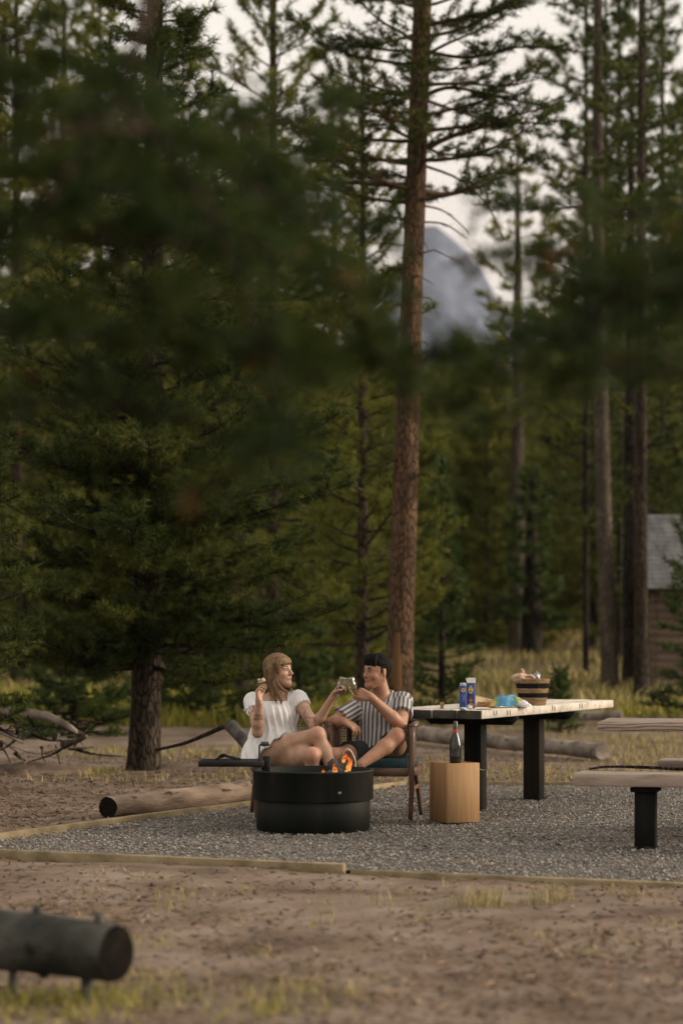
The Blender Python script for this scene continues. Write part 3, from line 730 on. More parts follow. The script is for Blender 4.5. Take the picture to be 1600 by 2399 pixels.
for (px, D, v) in bgp:
    b = gpt(px, D); rz = RNG.uniform(0, 6.28); s_ = RNG.uniform(0.82, 1.12)
    if px in (1010, 1085, 1140, 900, 1060, 1180): s_ *= 0.85
    if v not in used:
        used.add(v); o = pv[v]; o.location = tuple(b); o.rotation_euler = (0, 0, rz); o.scale = (s_,) * 3
    else: o = copy_tree(pv[v], b, rz, s_)
    tag(o, 'bushy light green young pine at the edge of the wood' if v == 4 else 'green pine in the soft wood behind the clearing', 'tree', 'bushy young pines at the wood edge' if v == 4 else 'pines of the wood behind the clearing')
# far wood as one mass
fm = MB(); n = 650
D = RNG.uniform(105, 420, n); x = RNG.uniform(-0.2, 0.2, n) * D
zb = ground_z(x, D); P, T = [], []
for k in range(n):
    H = RNG.uniform(7, 13); m_ = 46
    t = RNG.uniform(0, 1, m_) ** 1.2; rr = 1.7 * (1 - t) * RNG.uniform(0.3, 1, m_); a = RNG.uniform(0, 6.28, m_)
    P.append(np.stack([x[k] + rr * np.cos(a), D[k] + rr * np.sin(a), zb[k] + 0.5 + t * H], -1)); T.append(np.stack([np.cos(a), np.sin(a), np.full(m_, 0.3)], -1))
V, F = needle_tris(np.concatenate(P), np.concatenate(T), 5, 1.3, 0.5); fm.add(V, F)
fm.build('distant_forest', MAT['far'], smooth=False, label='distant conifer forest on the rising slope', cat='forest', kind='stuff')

# ------------------------------------------------------------------ foreground pines either side of the lens
def near_limbs(specs):
    def f(wood, tuft):
        for (px, D, r0, step, tl, dn) in specs:
            Ds = np.linspace(D[0], D[1], len(px))
            pts = spline([W(a, b, d) for (a, b), d in zip(px, Ds)], 16)
            wood.tube(pts, np.linspace(r0, 0.003, 16), 7, cap=False)
            limb_twigs(wood, tuft, pts, np.linspace(r0, 0.004, 16), 1, step, tl, 0.08, dn, 0.02)
    return f
def nl(px, D0, D1, r0=0.013, step=0.085, tl=0.25, dn=1.0): return (px, (D0, D1), r0, step, tl, dn)
left_l = near_limbs([
    nl([(-420, 470), (-60, 400), (280, 430), (520, 440), (760, 350)], 4.72, 5.43, dn=1.56),
    nl([(-420, 560), (-50, 540), (300, 560), (620, 600), (880, 690)], 4.60, 5.31, dn=1.94, step=0.06),
    nl([(-420, 760), (0, 760), (350, 800), (640, 830), (900, 800)], 4.72, 5.55, dn=1.68),
    nl([(560, 700), (720, 860), (900, 850), (1080, 830), (1330, 800)], 5.19, 5.66, 0.009, 0.06, 0.20, 2.08),
    nl([(-420, 240), (-100, 200), (150, 260), (400, 330), (600, 290), (820, 230)], 4.84, 5.43, dn=1.30),
    nl([(-420, 960), (0, 940), (300, 960), (560, 1030), (700, 1120)], 4.96, 5.55, 0.010, 0.09, 0.19, 1.03),
    nl([(-420, 120), (-150, 60), (60, 110), (230, 170)], 4.72, 5.07, dn=1.16),
    nl([(560, 290), (640, 420), (720, 560), (800, 700), (960, 900)], 5.19, 5.31, 0.008, 0.055, 0.20, 1.94),
    nl([(200, 480), (300, 640), (420, 760), (520, 900)], 4.96, 5.19, 0.008, 0.075, 0.18, 1.30),
    nl([(300, 250), (480, 480), (560, 660), (640, 860), (660, 1060)], 4.2, 4.5, 0.008, 0.07, 0.24, 1.30),
    nl([(-420, 380), (0, 330), (300, 300), (500, 380), (700, 500), (900, 540)], 4.2, 4.6, 0.009, 0.08, 0.24, 1.21),
    nl([(-420, 60), (-150, 180), (60, 230), (220, 300), (330, 380)], 4.9, 5.2, 0.010, 0.07, 0.24, 1.68),
    nl([(560, 900), (620, 1000), (560, 1100), (430, 1170)], 4.9, 5.1, 0.006, 0.09, 0.18, 1.08),
    nl([(345, -350), (342, 0), (300, 170), (215, 330), (110, 480), (30, 640)], 4.25, 4.48, 0.018, 0.5, 0.1, 0.38),
])
make_tree('near_pine', np.array([-1.42, 4.85, float(ground_z(-1.42, 4.85))]), 9.0, 0.09, 3.3, lambda t: 1.9 * (1 - t) ** 0.6 + 0.2, 46, el=(0.25, 0.5), clear=True, extra=left_l, leaf='pine_near', bark='bark', needle=(0.065, 0.0055, 16), tw=(0.16, 0.38, 0.05), dead=0,
          label='out of focus pine boughs hanging across the upper left, close to the viewer')
right_l = near_limbs([
    nl([(2000, 400), (1750, 430), (1500, 500), (1300, 470), (1130, 490)], 5.81, 6.34, 0.012, 0.085, 0.17, 1.30),
    nl([(2000, 600), (1700, 590), (1450, 630), (1280, 600), (1200, 640)], 5.68, 6.20, 0.012, 0.07, 0.18, 1.56),
    nl([(2000, 740), (1700, 740), (1450, 760), (1250, 780), (1080, 830)], 5.68, 6.20, 0.012, 0.07, 0.19, 1.68),
    nl([(2000, 860), (1700, 860), (1450, 900), (1250, 940), (1090, 1000)], 5.81, 6.34, 0.010, 0.085, 0.18, 1.16),
    nl([(2000, 690), (1650, 680), (1400, 720), (1200, 860), (1050, 960)], 4.6, 5.2, 0.010, 0.07, 0.24, 1.30),
    nl([(2000, 520), (1700, 560), (1500, 640), (1380, 760), (1300, 900)], 4.6, 5.0, 0.010, 0.075, 0.24, 1.13),
    nl([(2000, 900), (1700, 900), (1500, 860), (1350, 880)], 4.6, 5.0, 0.010, 0.08, 0.22, 1.03),
    nl([(1310, 560), (1190, 590), (1080, 610)], 6.20, 6.20, 0.006, 0.07, 0.10, 1.56),
])
make_tree('near_pine', np.array([1.8, 5.8, float(ground_z(1.8, 5.8))]), 8.5, 0.09, 3.3, lambda t: 1.9 * (1 - t) ** 0.6 + 0.2, 44, el=(0.25, 0.5), clear=True, extra=right_l, leaf='pine_near', bark='bark', needle=(0.065, 0.0055, 16), tw=(0.16, 0.38, 0.05), dead=0,
          label='out of focus pine boughs reaching in from the right edge, close to the viewer')

# ------------------------------------------------------------------ edging boards round the pad
def board(a, b, w, h, zt, label, ang=0):
    a = np.array([*a, 0.0]); b = np.array([*b, 0.0]); u = nrm(b - a); v = np.array([-u[1], u[0], 0])
    L = np.linalg.norm(b - a); m = MB()
    m.box(np.zeros(3), (L - 0.006, w, h), np.array([u, v, (0, 0, 1)]), 0.006)
    c = (a + b) / 2; c[2] = zt - h / 2
    o = m.build('edging_board', MAT['edge'], loc=(0, 0, 0), smooth=False, label=label, cat='edging', group='timber edging of the gravel pad')
    o.location = tuple(c)
    return o
def lerp2(a, b, t): return (a[0] * (1 - t) + b[0] * t, a[1] * (1 - t) + b[1] * t)
E0, E1, E2, E3, E4, E5 = (-2.62, 14.42), (0.55, 20.78), (6.4, 20.25), (0.02, 13.27), (1.78, 12.53), (3.4, 11.85)
board(E0, lerp2(E0, E1, 0.5), 0.055, 0.10, 0.030, 'yellowed edging board running in front of the tan log')
board(lerp2(E0, E1, 0.5), E1, 0.055, 0.10, 0.026, 'yellowed edging board passing behind the fire ring')
board(E1, lerp2(E1, E2, 0.5), 0.055, 0.10, 0.022, 'edging board along the far side of the gravel, behind the table legs')
board(E0, E3, 0.045, 0.11, 0.032, 'raised edging board along the near side, in front of the fire ring')
board((0.05, 13.25), E4, 0.045, 0.10, 0.004, 'half buried edging board along the near side, below the bench')
board(E4, E5, 0.045, 0.10, 0.004, 'half buried edging board beside the bench leg, at the right edge')

# ------------------------------------------------------------------ fire ring
FC = np.array([-0.1875, 16.06, 0.0])
fr = empty('fire_ring', FC, 'round black steel fire ring with a wider upper band', 'fire ring')
m = MB()
m.lathe([(0.378, -0.03), (0.378, 0.205), (0.372, 0.215), (0.372, -0.03)], FC, 72, closed=True); m.build('lower_band', MAT['steel'], fr)
m = MB()
m.lathe([(0.396, 0.196), (0.399, 0.199), (0.399, 0.378), (0.404, 0.381), (0.404, 0.391), (0.398, 0.394), (0.391, 0.391), (0.390, 0.196)], FC, 72, closed=True); ub = m.build('upper_band', MAT['steel'], fr)
m = MB()
for dx in (0.07, 0.10):
    a = -math.pi / 2 + 0.37 + dx
    p = FC + np.array([0.3995 * math.cos(a), 0.3995 * math.sin(a), 0.258])
    m.box(p, (0.006, 0.003, 0.016), np.array([(-math.sin(a), math.cos(a), 0), (math.cos(a), math.sin(a), 0), (0, 0, 1)]), 0.001)
mk = m.build('paint_chip', M('bare steel chip', [(0.28, 0.27, 0.25), (0.36, 0.35, 0.33)], 40, 0.5), ub); mk['label'] = 'two small pale chips in the black paint'
m = MB(); n = 40   # ash bed
th = np.arange(n) * 2 * math.pi / n
V = [FC + np.array([0, 0, 0.20])] + [FC + np.array([0.370 * math.cos(t), 0.370 * math.sin(t), 0.16]) for t in th]
m.add(V, [[0, 1 + k, 1 + (k + 1) % n] for k in range(n)]); m.build('ash_bed', MAT['char'], fr)
m = MB(); bx = FC + np.array([-0.315, 0.20, 0]); m.box(bx + np.array([0, 0, 0.375]), (0.052, 0.045, 0.19), None, 0.004); m.box(bx + np.array([0.02, 0, 0.30]), (0.1, 0.02, 0.04), None, 0.003)
m.build('grate_bracket', MAT['iron'], fr, smooth=False)
# grate
GC = np.array([-0.735, 16.25, 0.437])
gr = empty('cooking_grate', GC, 'flat black cooking grate swung out over the left side of the fire ring', 'grate')
m = MB()
for dy in (-0.185, 0.185): m.box(GC + np.array([0, dy, -0.012]), (0.43, 0.012, 0.034), None, 0.002)
for dx in (-0.21, 0.21): m.box(GC + np.array([dx, 0, -0.012]), (0.012, 0.36, 0.033), None, 0.002)
m.build('frame', MAT['iron'], gr, smooth=False)
for k in range(13):
    m = MB(); y = -0.165 + k * 0.0275
    m.tube([GC + np.array([-0.208, y, 0]), GC + np.array([0.208, y, 0])], 0.007, 6); m.build('bar', MAT['iron'], gr)
m = MB(); h0 = np.array([-0.548, 16.13, 0.43])
m.tube(spline([h0, h0 + (0, 0, 0.09), h0 + (0.004, 0, 0.118), h0 + (0.02, 0, 0.126), h0 + (0.055, 0, 0.128)], 14), 0.006, 7)
hn = m.build('handle', MAT['iron'], gr)
m = MB(); t = np.linspace(0, 1, 60)
m.tube(np.stack([h0[0] + 0.012 + t * 0.055, h0[1] + 0.015 * np.cos(t * 2 * math.pi * 6), h0[2] + 0.127 + 0.015 * np.sin(t * 2 * math.pi * 6)], -1), 0.0038, 5)
m.build('handle_coil', M('dull spring steel', [(0.05, 0.05, 0.048), (0.10, 0.10, 0.095)], 20, 0.4, metal=0.6), hn)
m = MB()
m.tube(spline([GC + (-0.10, 0.05, 0.012), GC + (-0.06, 0.02, 0.04), GC + (-0.02, -0.02, 0.028), GC + (0.04, -0.05, 0.012)], 10), [0.006, 0.010, 0.012, 0.011, 0.010, 0.009, 0.008, 0.008, 0.007, 0.006], 7)
m.tube(spline([GC + (-0.11, 0.02, 0.012), GC + (-0.04, 0.05, 0.030), GC + (0.06, 0.0, 0.012)], 10), 0.006, 6)
m.build('grill_tongs', MAT['iron'], loc=GC, label='small black tongs lying on the cooking grate', cat='tongs')
# burning wood
def log_piece(a, b, r, name, mat, label, cat='log', endmat=None, n=14, jit=0.06, group=None, bend=0.0, stubs=()):
    a, b = np.asarray(a, float), np.asarray(b, float); root = empty(name, np.array([a[0], a[1], min(a[2], b[2]) - r]), label, cat, group)
    k = 12; t = np.linspace(0, 1, k)[:, None]; pts = a * (1 - t) + b * t
    pts[:, 2] += bend * np.sin(math.pi * t[:, 0]); pts += RNG.normal(0, 0.04 * r, pts.shape)
    m = MB(); rad = r * (1 + 0.06 * np.sin(np.linspace(0, 7, k) + a[0]) + RNG.normal(0, 0.02, k)) * np.linspace(1, 0.92, k); m.tube(pts, rad, n, cap=False, jitter=jit)
    for q_ in range(5):
        t_ = RNG.uniform(0.1, 0.9); an = RNG.uniform(0, 6.28); u_ = nrm(b - a); v_ = nrm(np.cross(u_, (0, 0, 1))); dr_ = v_ * math.cos(an) + np.cross(v_, u_) * math.sin(an)
        m.ell(a * (1 - t_) + b * t_ + dr_ * r * 0.9, (r * 0.22, r * 0.22, r * 0.22), None, 8, 6, 0.15)
    for (s_, ang, L, rr) in stubs:
        q = a * (1 - s_) + b * s_; u = nrm(b - a); v = nrm(np.cross(u, (0, 0, 1))); d = v * math.cos(ang) + np.cross(v, u) * math.sin(ang)
        m.tube([q, q + d * (r + L * .6), q + d * (r + L)], [rr * 1.2, rr, rr * 0.7], 7)
    m.build('trunk', MAT[mat], root)
    for e, p, sgn in ((0, pts[0], -1), (1, pts[-1], 1)):
        u = nrm(b - a) * sgn; v = nrm(np.cross(u, (0, 0, 1))); w = np.cross(v, u); me = MB()
        ring = [p + u * 0.004 + rad[-e] * 1.0 * (math.cos(q) * v + math.sin(q) * w) * RNG.uniform(0.97, 1.02) for q in np.arange(16) * math.pi / 8]
        me.add(ring + [p + u * 0.006], [[i, (i + 1) % 16, 16] if sgn < 0 else [(i + 1) % 16, i, 16] for i in range(16)]); me.build('sawn_end', MAT[endmat or mat], root, smooth=False)
    return root
fire = [((-0.30, 16.10, 0.25), (0.06, 16.22, 0.40), 0.040, 'charred log leaning up to the right inside the fire ring'), ((0.10, 16.0, 0.24), (-0.06, 16.26, 0.415), 0.038, 'charred log crossing behind the flames'), ((-0.30, 15.98, 0.26), (0.12, 16.04, 0.30), 0.045, 'charred log lying low across the embers')]
for a, b, r_, lb in fire: log_piece(a, b, r_, 'burning_log', 'char', lb, 'log', 'char', 10, 0.12, 'burning logs in the fire ring')
m = MB()
for k in range(26):
    a = RNG.uniform(0, 6.28); q = RNG.uniform(0, 0.2); m.ell(FC + np.array([0.09 + q * math.cos(a), q * math.sin(a), 0.215]), RNG.uniform(0.012, 0.03), None, 7, 5, 0.3)
ebm = M('glowing embers', [(0.02, 0.015, 0.012), (0.05, 0.04, 0.03)], 30, 0.9); pe = ebm.node_tree.nodes[ebm['pr']]; pe.inputs['Emission Color'].default_value = (1.0, 0.20, 0.03, 1); pe.inputs['Emission Strength'].default_value = 2.5
m.build('embers', ebm, loc=FC + (0.09, 0, 0.2), smooth=False, label='bed of glowing embers under the burning logs', cat='embers', kind='stuff')
def flame_mat():
    m = bpy.data.materials.new('flame'); m.use_nodes = True; N, L = m.node_tree.nodes, m.node_tree.links; N.clear()
    out = N.new('ShaderNodeOutputMaterial'); at = N.new('ShaderNodeAttribute'); at.attribute_name = 'h'
    rp = N.new('ShaderNodeValToRGB'); e = rp.color_ramp.elements; e.new(0.5)
    for k, (ps, c) in enumerate([(0, (1.0, 0.46, 0.10)), (0.4, (1.0, 0.24, 0.035)), (1, (0.7, 0.09, 0.012))]): e[k].position = ps; e[k].color = (*c, 1)
    L.new(at.outputs['Fac'], rp.inputs[0])
    em = N.new('ShaderNodeEmission'); em.inputs[1].default_value = 1.0; L.new(rp.outputs[0], em.inputs[0])
    tr = N.new('ShaderNodeBsdfTransparent'); mx = N.new('ShaderNodeMixShader')
    mr = N.new('ShaderNodeMapRange'); mr.inputs['From Min'].default_value = 0.1; mr.inputs['From Max'].default_value = 1.0; mr.inputs['To Min'].default_value = 0.85; mr.inputs['To Max'].default_value = 0.12
    L.new(at.outputs['Fac'], mr.inputs['Value'])
    tcf = N.new('ShaderNodeTexCoord'); nf = N.new('ShaderNodeTexNoise'); nf.inputs['Scale'].default_value = 55; nf.inputs['Detail'].default_value = 2; L.new(tcf.outputs['Object'], nf.inputs['Vector'])
    m2 = N.new('ShaderNodeMapRange'); m2.inputs['From Min'].default_value = 0.35; m2.inputs['From Max'].default_value = 0.6; L.new(nf.outputs['Fac'], m2.inputs['Value'])
    mu = N.new('ShaderNodeMath'); mu.operation = 'MULTIPLY'; L.new(mr.outputs[0], mu.inputs[0]); L.new(m2.outputs[0], mu.inputs[1]); L.new(mu.outputs[0], mx.inputs[0]); L.new(tr.outputs[0], mx.inputs[1]); L.new(em.outputs[0], mx.inputs[2]); L.new(mx.outputs[0], out.inputs[0])
    return m
FLM = flame_mat()
def flame(pts, rad, label):
    m = MB(); n = 14; P = spline(pts, n); rr = np.interp(np.linspace(0, 1, n), np.linspace(0, 1, len(rad)), rad)
    m.tube(P, rr, 9, jitter=0.12, flat=0.6); m.attr.append(('h', np.repeat(np.linspace(0, 1, n), 9)))
    m.build('flame', FLM, loc=P[0], label=label, cat='flame', group='flames in the fire ring')
flame([W(810, 1812, 16.05), W(814, 1800, 16.05), W(819, 1784, 16.05), W(812, 1770, 16.05), W(814, 1752, 16.05)], [0.008, 0.012, 0.012, 0.006, 0.001], 'tallest orange flame, in front of the shoe sole')
flame([W(818, 1806, 16.10), W(822, 1790, 16.1), W(823, 1778, 16.1), W(819, 1766, 16.1)], [0.009, 0.008, 0.006, 0.001], 'thin curling flame beside the tallest one')
flame([W(784, 1813, 16.0), W(785, 1803, 16.0), W(782, 1795, 16.0), W(784, 1786, 16.0)], [0.016, 0.016, 0.008, 0.001], 'low orange flame in the middle of the fire')
flame([W(757, 1812, 15.98), W(757, 1807, 15.98), W(756, 1800, 15.98)], [0.013, 0.011, 0.002], 'smallest flame at the left of the fire')
flame([W(804, 1786, 16.12), W(806, 1778, 16.12), W(810, 1770, 16.12), W(806, 1762, 16.12)], [0.010, 0.014, 0.008, 0.001], 'broad reddish flame licking up against the shoe sole')

# ------------------------------------------------------------------ logs and dead wood
log_piece(W(253, 1893, 16.95) , (-0.16, 19.45, 0.085), 0.083, 'fallen_log', 'tan_log', 'barkless tan log lying along the edging board, left of the fire ring', 'log', 'log_end')
log_piece((-2.35, 9.62, 0.20), (-0.80, 8.58, 0.165), 0.118, 'fallen_log', 'front_log', 'blurred grey log propped on branch stubs in the lower left corner', 'log', 'log_end', 20, 0.06,
          stubs=((0.62, -1.5, 0.13, 0.014), (0.74, -1.6, 0.10, 0.016), (0.93, -1.55, 0.13, 0.020), (0.66, 1.5, 0.03, 0.018), (0.80, 1.6, 0.02, 0.016), (0.96, 1.5, 0.02, 0.016)))
log_piece((0.80, 28.2, 0.12), (2.62, 24.3, 0.10), 0.085, 'fallen_log', 'grey_wood', 'grey fallen log seen between the table legs', 'log', 'grey_wood')
log_piece((0.9, 33.2, 0.16), (3.75, 32.4, 0.18), 0.07, 'fallen_log', 'grey_wood', 'thin grey log lying farther back, level with the table top', 'log', 'grey_wood')
log_piece(W(540, 1700, 19.6), (-0.45, 18.9, 0.14), 0.055, 'charred_log', 'char', 'dark charred log leaning behind the woman\'s chair', 'log', 'char')
m = MB(); m.tube(spline([W(365, 1757, 21.3), W(430, 1742, 20.8), W(480, 1722, 20.4), W(525, 1702, 20.0)], 14), np.linspace(0.012, 0.022, 14), 7, jitter=0.1)
m.build('dead_branch', MAT['bark_dark'], loc=W(365, 1757, 21.3), label='thin dead branch from the pine trunk to the charred log', cat='branch')
# stump and root pile at the left
sp = empty('stump_pile', gpt(110, 22.3), 'weathered grey heap of roots and a rotten stump by the left edge', 'stump')
m = MB(); m.tube(spline([W(-30, 1660, 22.6), W(60, 1668, 22.3), W(130, 1685, 22.0), W(180, 1715, 21.8)], 12), np.array([0.06, 0.075, 0.07, 0.075, 0.07, 0.07, 0.065, 0.06, 0.055, 0.05, 0.045, 0.035]) * 0.62, 9, jitter=0.3); m.build('trunk', MAT['grey_wood'], sp)
m = MB(); m.tube(spline([W(150, 1745, 21.9), W(175, 1738, 21.7), W(203, 1725, 21.5)], 6), [0.04, 0.035, 0.028, 0.026, 0.024, 0.02], 8, jitter=0.1); m.build('root', MAT['bark_pale'], sp)
for k in range(64):
    x0, y0 = RNG.uniform(-60, 190), RNG.uniform(1682, 1772); dd = RNG.uniform(21.9, 22.8)
    a = W(x0, y0, dd); d = np.array([RNG.normal(0, 0.22), RNG.normal(0, 0.15), RNG.normal(0.02, 0.12)])
    m = MB(); m.tube(spline([a, a + d * 0.5 + RNG.normal(0, 0.03, 3), a + d], 6), np.linspace(RNG.uniform(0.006, 0.020), 0.004, 6), 5, jitter=0.15); m.build('root', MAT[('bark', 'bark_dark', 'grey_wood', 'bark')[k % 4]], sp)
m = MB(); m.ell(gpt(60, 22.5) + (0, 0, -0.02), (0.62, 0.45, 0.13), None, 26, 12, 0.2); m.build('mound', MAT['dirt'], sp)

# ------------------------------------------------------------------ picnic tables
def frame_ax(a):
    a = nrm(np.array([a[0], a[1], 0])); return np.array([a, (-a[1], a[0], 0), (0, 0, 1)])
TA = frame_ax((1.22, 2.64)); TCN = np.array([1.245, 18.37, 0.0])
tb = empty('picnic_table', TCN, 'long picnic table with worn white top and two dark posts', 'table')
def tl(u, v, z): return TCN + TA[0] * u + TA[1] * v + np.array([0, 0, z])
for k in range(4):
    m = MB(); m.box(tl(0, -0.285 + 0.19 * k, 0.724 + (0.002 if k % 2 else 0)), (2.90 - 0.01 * (k % 2), 0.184, 0.06), TA, 0.005); pk_ = m.build('plank', MAT['top_white'], tb, smooth=False)
    m = MB(); m.box(tl(-1.45 + 0.005 * (k % 2) - 0.0005, -0.285 + 0.19 * k, 0.724), (0.004, 0.182, 0.058), TA, 0.001); m.build('shaded_end_grain', MAT['top_end_shaded'], pk_, smooth=False)  # thin dark sheet paints the shade on each plank end
for u in (-0.62, 0.62):
    m = MB(); m.box(tl(u, 0, 0.335), (0.12, 0.135, 0.71), TA, 0.006); m.build('leg', MAT['paint_dark'], tb, smooth=False)
    m = MB(); w_ = 0.365; prof = [(-w_, 0.69), (w_, 0.69), (w_, 0.672), (w_ - 0.05, 0.626), (-w_ + 0.05, 0.626), (-w_, 0.672)]
    V = [tl(u - 0.085 + du, v, z) for du in (-0.022, 0.022) for v, z in prof]
    m.add(V, [[5, 4, 3, 2, 1, 0], [6, 7, 8, 9, 10, 11]] + [[k, (k + 1) % 6, 6 + (k + 1) % 6, 6 + k] for k in range(6)]); m.build('cross_beam', MAT['paint_dark'], tb, smooth=False)
bm_ = M('dark bolt stain', [(0.06, 0.045, 0.035), (0.15, 0.12, 0.09)], 50, 0.8)
for u in (-1.22, -0.95, 0.0, 0.62):
    for du in (0, 0.055):
        m = MB(); m.box(tl(u + du, -0.378, 0.728 + RNG.uniform(-.006, .006)), (0.012, 0.003, 0.034), TA, 0.001); m.build('bolt_stain', bm_, tb, smooth=False)

TB = frame_ax((0.963, -0.23)); P0 = np.array([1.62, 15.30, 0.0])
t2 = empty('picnic_table', P0 + TB[0] * 1.1, 'weathered picnic table with figured wood grain at the right edge', 'table')
def tr_(u, v, z, o=P0): return o + TB[0] * u + TB[1] * v + np.array([0, 0, z])
for k in range(4):
    m = MB(); m.box(tr_(1.1 - 0.008 * k, 0.093 + 0.19 * k, 0.706), (2.2, 0.184, 0.058), TB, 0.005); m.build('plank', MAT['grain'], t2, smooth=False)
for u in (0.75, 1.75):
    m = MB(); m.box(tr_(u, 0.38, 0.32), (0.13, 0.13, 0.70), TB, 0.006); m.build('leg', MAT['paint_dark'], t2, smooth=False)
def bench(o, L, label, us, th=0.078):
    b = empty('bench', o + TB[0] * 0.4, label, 'bench', 'benches of the right table')
    for k in range(2):
        m = MB(); m.box(tr_(L / 2 + 0.006 * k, 0.07 + 0.146 * k, 0.45 - th / 2, o), (L, 0.142, th), TB, 0.006); m.build('plank', MAT['bench'], b, smooth=False)
    for u in us:
        m = MB(); m.box(tr_(u, 0.15, 0.165, o), (0.125, 0.13, 0.39), TB, 0.006); m.build('leg', MAT['paint_dark'], b, smooth=False)
        m = MB(); m.box(tr_(u, 0.145, 0.352, o), (0.17, 0.20, 0.03), TB, 0.006); m.build('cross_beam', MAT['paint_dark'], b, smooth=False)
bench(np.array([1.402, 14.62, 0.0]), 2.0, 'pale bench on a single dark post, nearest the viewer', (0.42, 1.5))
bench(np.array([2.10, 16.10, 0.0]), 1.7, 'far bench showing only its end behind the near bench', (0.5, 1.2), 0.06)
m = MB(); bo = np.array([1.402, 14.62, 0.0])
m.tube(spline([tr_(0.06, 0.27, 0.462, bo), tr_(0.2, 0.26, 0.478, bo), tr_(0.5, 0.27, 0.472, bo), tr_(0.9, 0.26, 0.458, bo), tr_(1.3, 0.27, 0.462, bo)], 16), np.linspace(0.007, 0.014, 16), 7, jitter=0.15)
m.build('stick', MAT['bark_dark'], loc=tr_(0.06, 0.27, 0.45, bo), label='crooked dark stick lying along the near bench', cat='stick')

# ------------------------------------------------------------------ wooden box with bottle
BC = np.array([0.775, 16.62, 0.0]); BA = frame_ax((math.cos(R(26.5)), math.sin(R(26.5))))
wb = empty('wooden_box', BC, 'tall square box of light wood standing beside the table', 'box')
hw = 0.127
for sx, ax_ in ((0, BA[0]), (1, BA[1])):
    for sg in (-1, 1):
        nrm_ = BA[1 - sx] * sg; along = ax_
        wd_ = 2 * hw if sx == 0 else 2 * hw - 0.0364
        cuts = (-0.5, 0.5)
        for k in range(len(cuts) - 1):
            w_ = wd_ * (cuts[k + 1] - cuts[k]); c = BC + nrm_ * (hw - 0.009) + along * wd_ * (cuts[k] + cuts[k + 1]) / 2 + np.array([0, 0, 0.205])
            m = MB(); m.box(c, (w_ - 0.0003, 0.018, 0.405), np.array([along, nrm_, (0, 0, 1)]), 0.0006); m.build('plank', MAT['oak' if sx == 0 else 'oak_shaded'], wb, smooth=False)  # side planks take the copy darkened for shade
m = MB(); m.box(BC + (0, 0, 0.395), (0.225, 0.225, 0.016), BA, 0.002); m.build('lid', MAT['oak_shaded'], wb, smooth=False)
gm_ = M('dark green bottle glass', [(0.006, 0.009, 0.007), (0.010, 0.014, 0.010)], 4, 0.12, spec=0.6)
BB = np.array([0.783, 16.62, 0.404])
bt = empty('champagne_bottle', BB, 'dark champagne bottle with a red neck band on the wooden box', 'bottle')
m = MB(); m.lathe([(0.0, 0.004), (0.036, 0.0), (0.041, 0.006), (0.042, 0.10), (0.040, 0.13), (0.030, 0.17), (0.019, 0.20), (0.0145, 0.225), (0.0135, 0.275), (0.0, 0.278)], BB, 28); m.build('glass', gm_, bt)
m = MB(); m.lathe([(0.0185, 0.206), (0.0165, 0.222), (0.0148, 0.232)], BB, 24); nb_ = m.build('neck_band', M('red foil band', [(0.30, 0.03, 0.02), (0.42, 0.06, 0.03)], 30, 0.5), bt)
m = MB(); m.lathe([(0.0152, 0.232), (0.0146, 0.282), (0.012, 0.287), (0.0, 0.288)], BB, 24); m.build('foil', M('black foil', [(0.012, 0.012, 0.012), (0.04, 0.04, 0.035)], 60, 0.35, spec=0.6), bt)
m = MB(); V = []; F = []
for k, a in enumerate(np.linspace(-2.5, -0.9, 12)):
    for z in (0.045, 0.095): V.append(BB + (0.0432 * math.cos(a), 0.0432 * math.sin(a), z))
for k in range(11): F.append([2 * k, 2 * k + 2, 2 * k + 3, 2 * k + 1])
m.add(V, F); m.build('label_paper', M('dark grey label', [(0.025, 0.028, 0.026), (0.05, 0.052, 0.05)], 60, 0.7), bt)
m = MB(); t = np.linspace(0, 1, 16); q = BC + BA[0] * 0.10
m.tube(spline([q + (0.02, -0.06, 0.36), q + (0.06, -0.07, 0.37), q + (0.10, -0.06, 0.355), q + (0.12, -0.06, 0.357)], 14), 0.003, 5)
m.build('cork_wire', M('wire', [(0.3, 0.29, 0.27), (0.4, 0.39, 0.36)], 20, 0.4, metal=0.7), loc=q, label='short twisted wire sticking out beside the wooden box', cat='wire')

# ------------------------------------------------------------------ things on the white table
ZT = 0.755
def on_table(px, py_base):
    D = FPX * (CAMH - ZT) / (py_base - HZ); return np.array([(px - 800) * D / FPX, D, ZT])
blue = M('blue printed card', [(0.016, 0.045, 0.20), (0.022, 0.065, 0.27)], 6, 0.5, spec=0.35); whitec = M('white card', [(0.62, 0.60, 0.57), (0.72, 0.70, 0.67)], 10, 0.7)
gold = M('gold yellow print', [(0.50, 0.33, 0.05), (0.60, 0.42, 0.08)], 30, 0.6); brownp = M('brown print', [(0.20, 0.08, 0.03), (0.26, 0.11, 0.04)], 30, 0.6); orangep = M('orange print', [(0.42, 0.17, 0.03), (0.50, 0.24, 0.06)], 30, 0.6)
paleblue = M('pale blue print', [(0.12, 0.20, 0.42), (0.18, 0.27, 0.48)], 60, 0.6)
def flat_disc(m, c, ax, rx, rz, off, n=20, petal=0.0):
    V = [c + ax[1] * off]
    for k in range(n):
        a = k * 2 * math.pi / n; V.append(c + ax[0] * rx * math.cos(a) * (1 - petal * max(0, math.sin(a))) + np.array([0, 0, rz * math.sin(a)]) + ax[1] * off)
    m.add(V, [[0, 1 + k, 1 + (k + 1) % n] for k in range(n)])
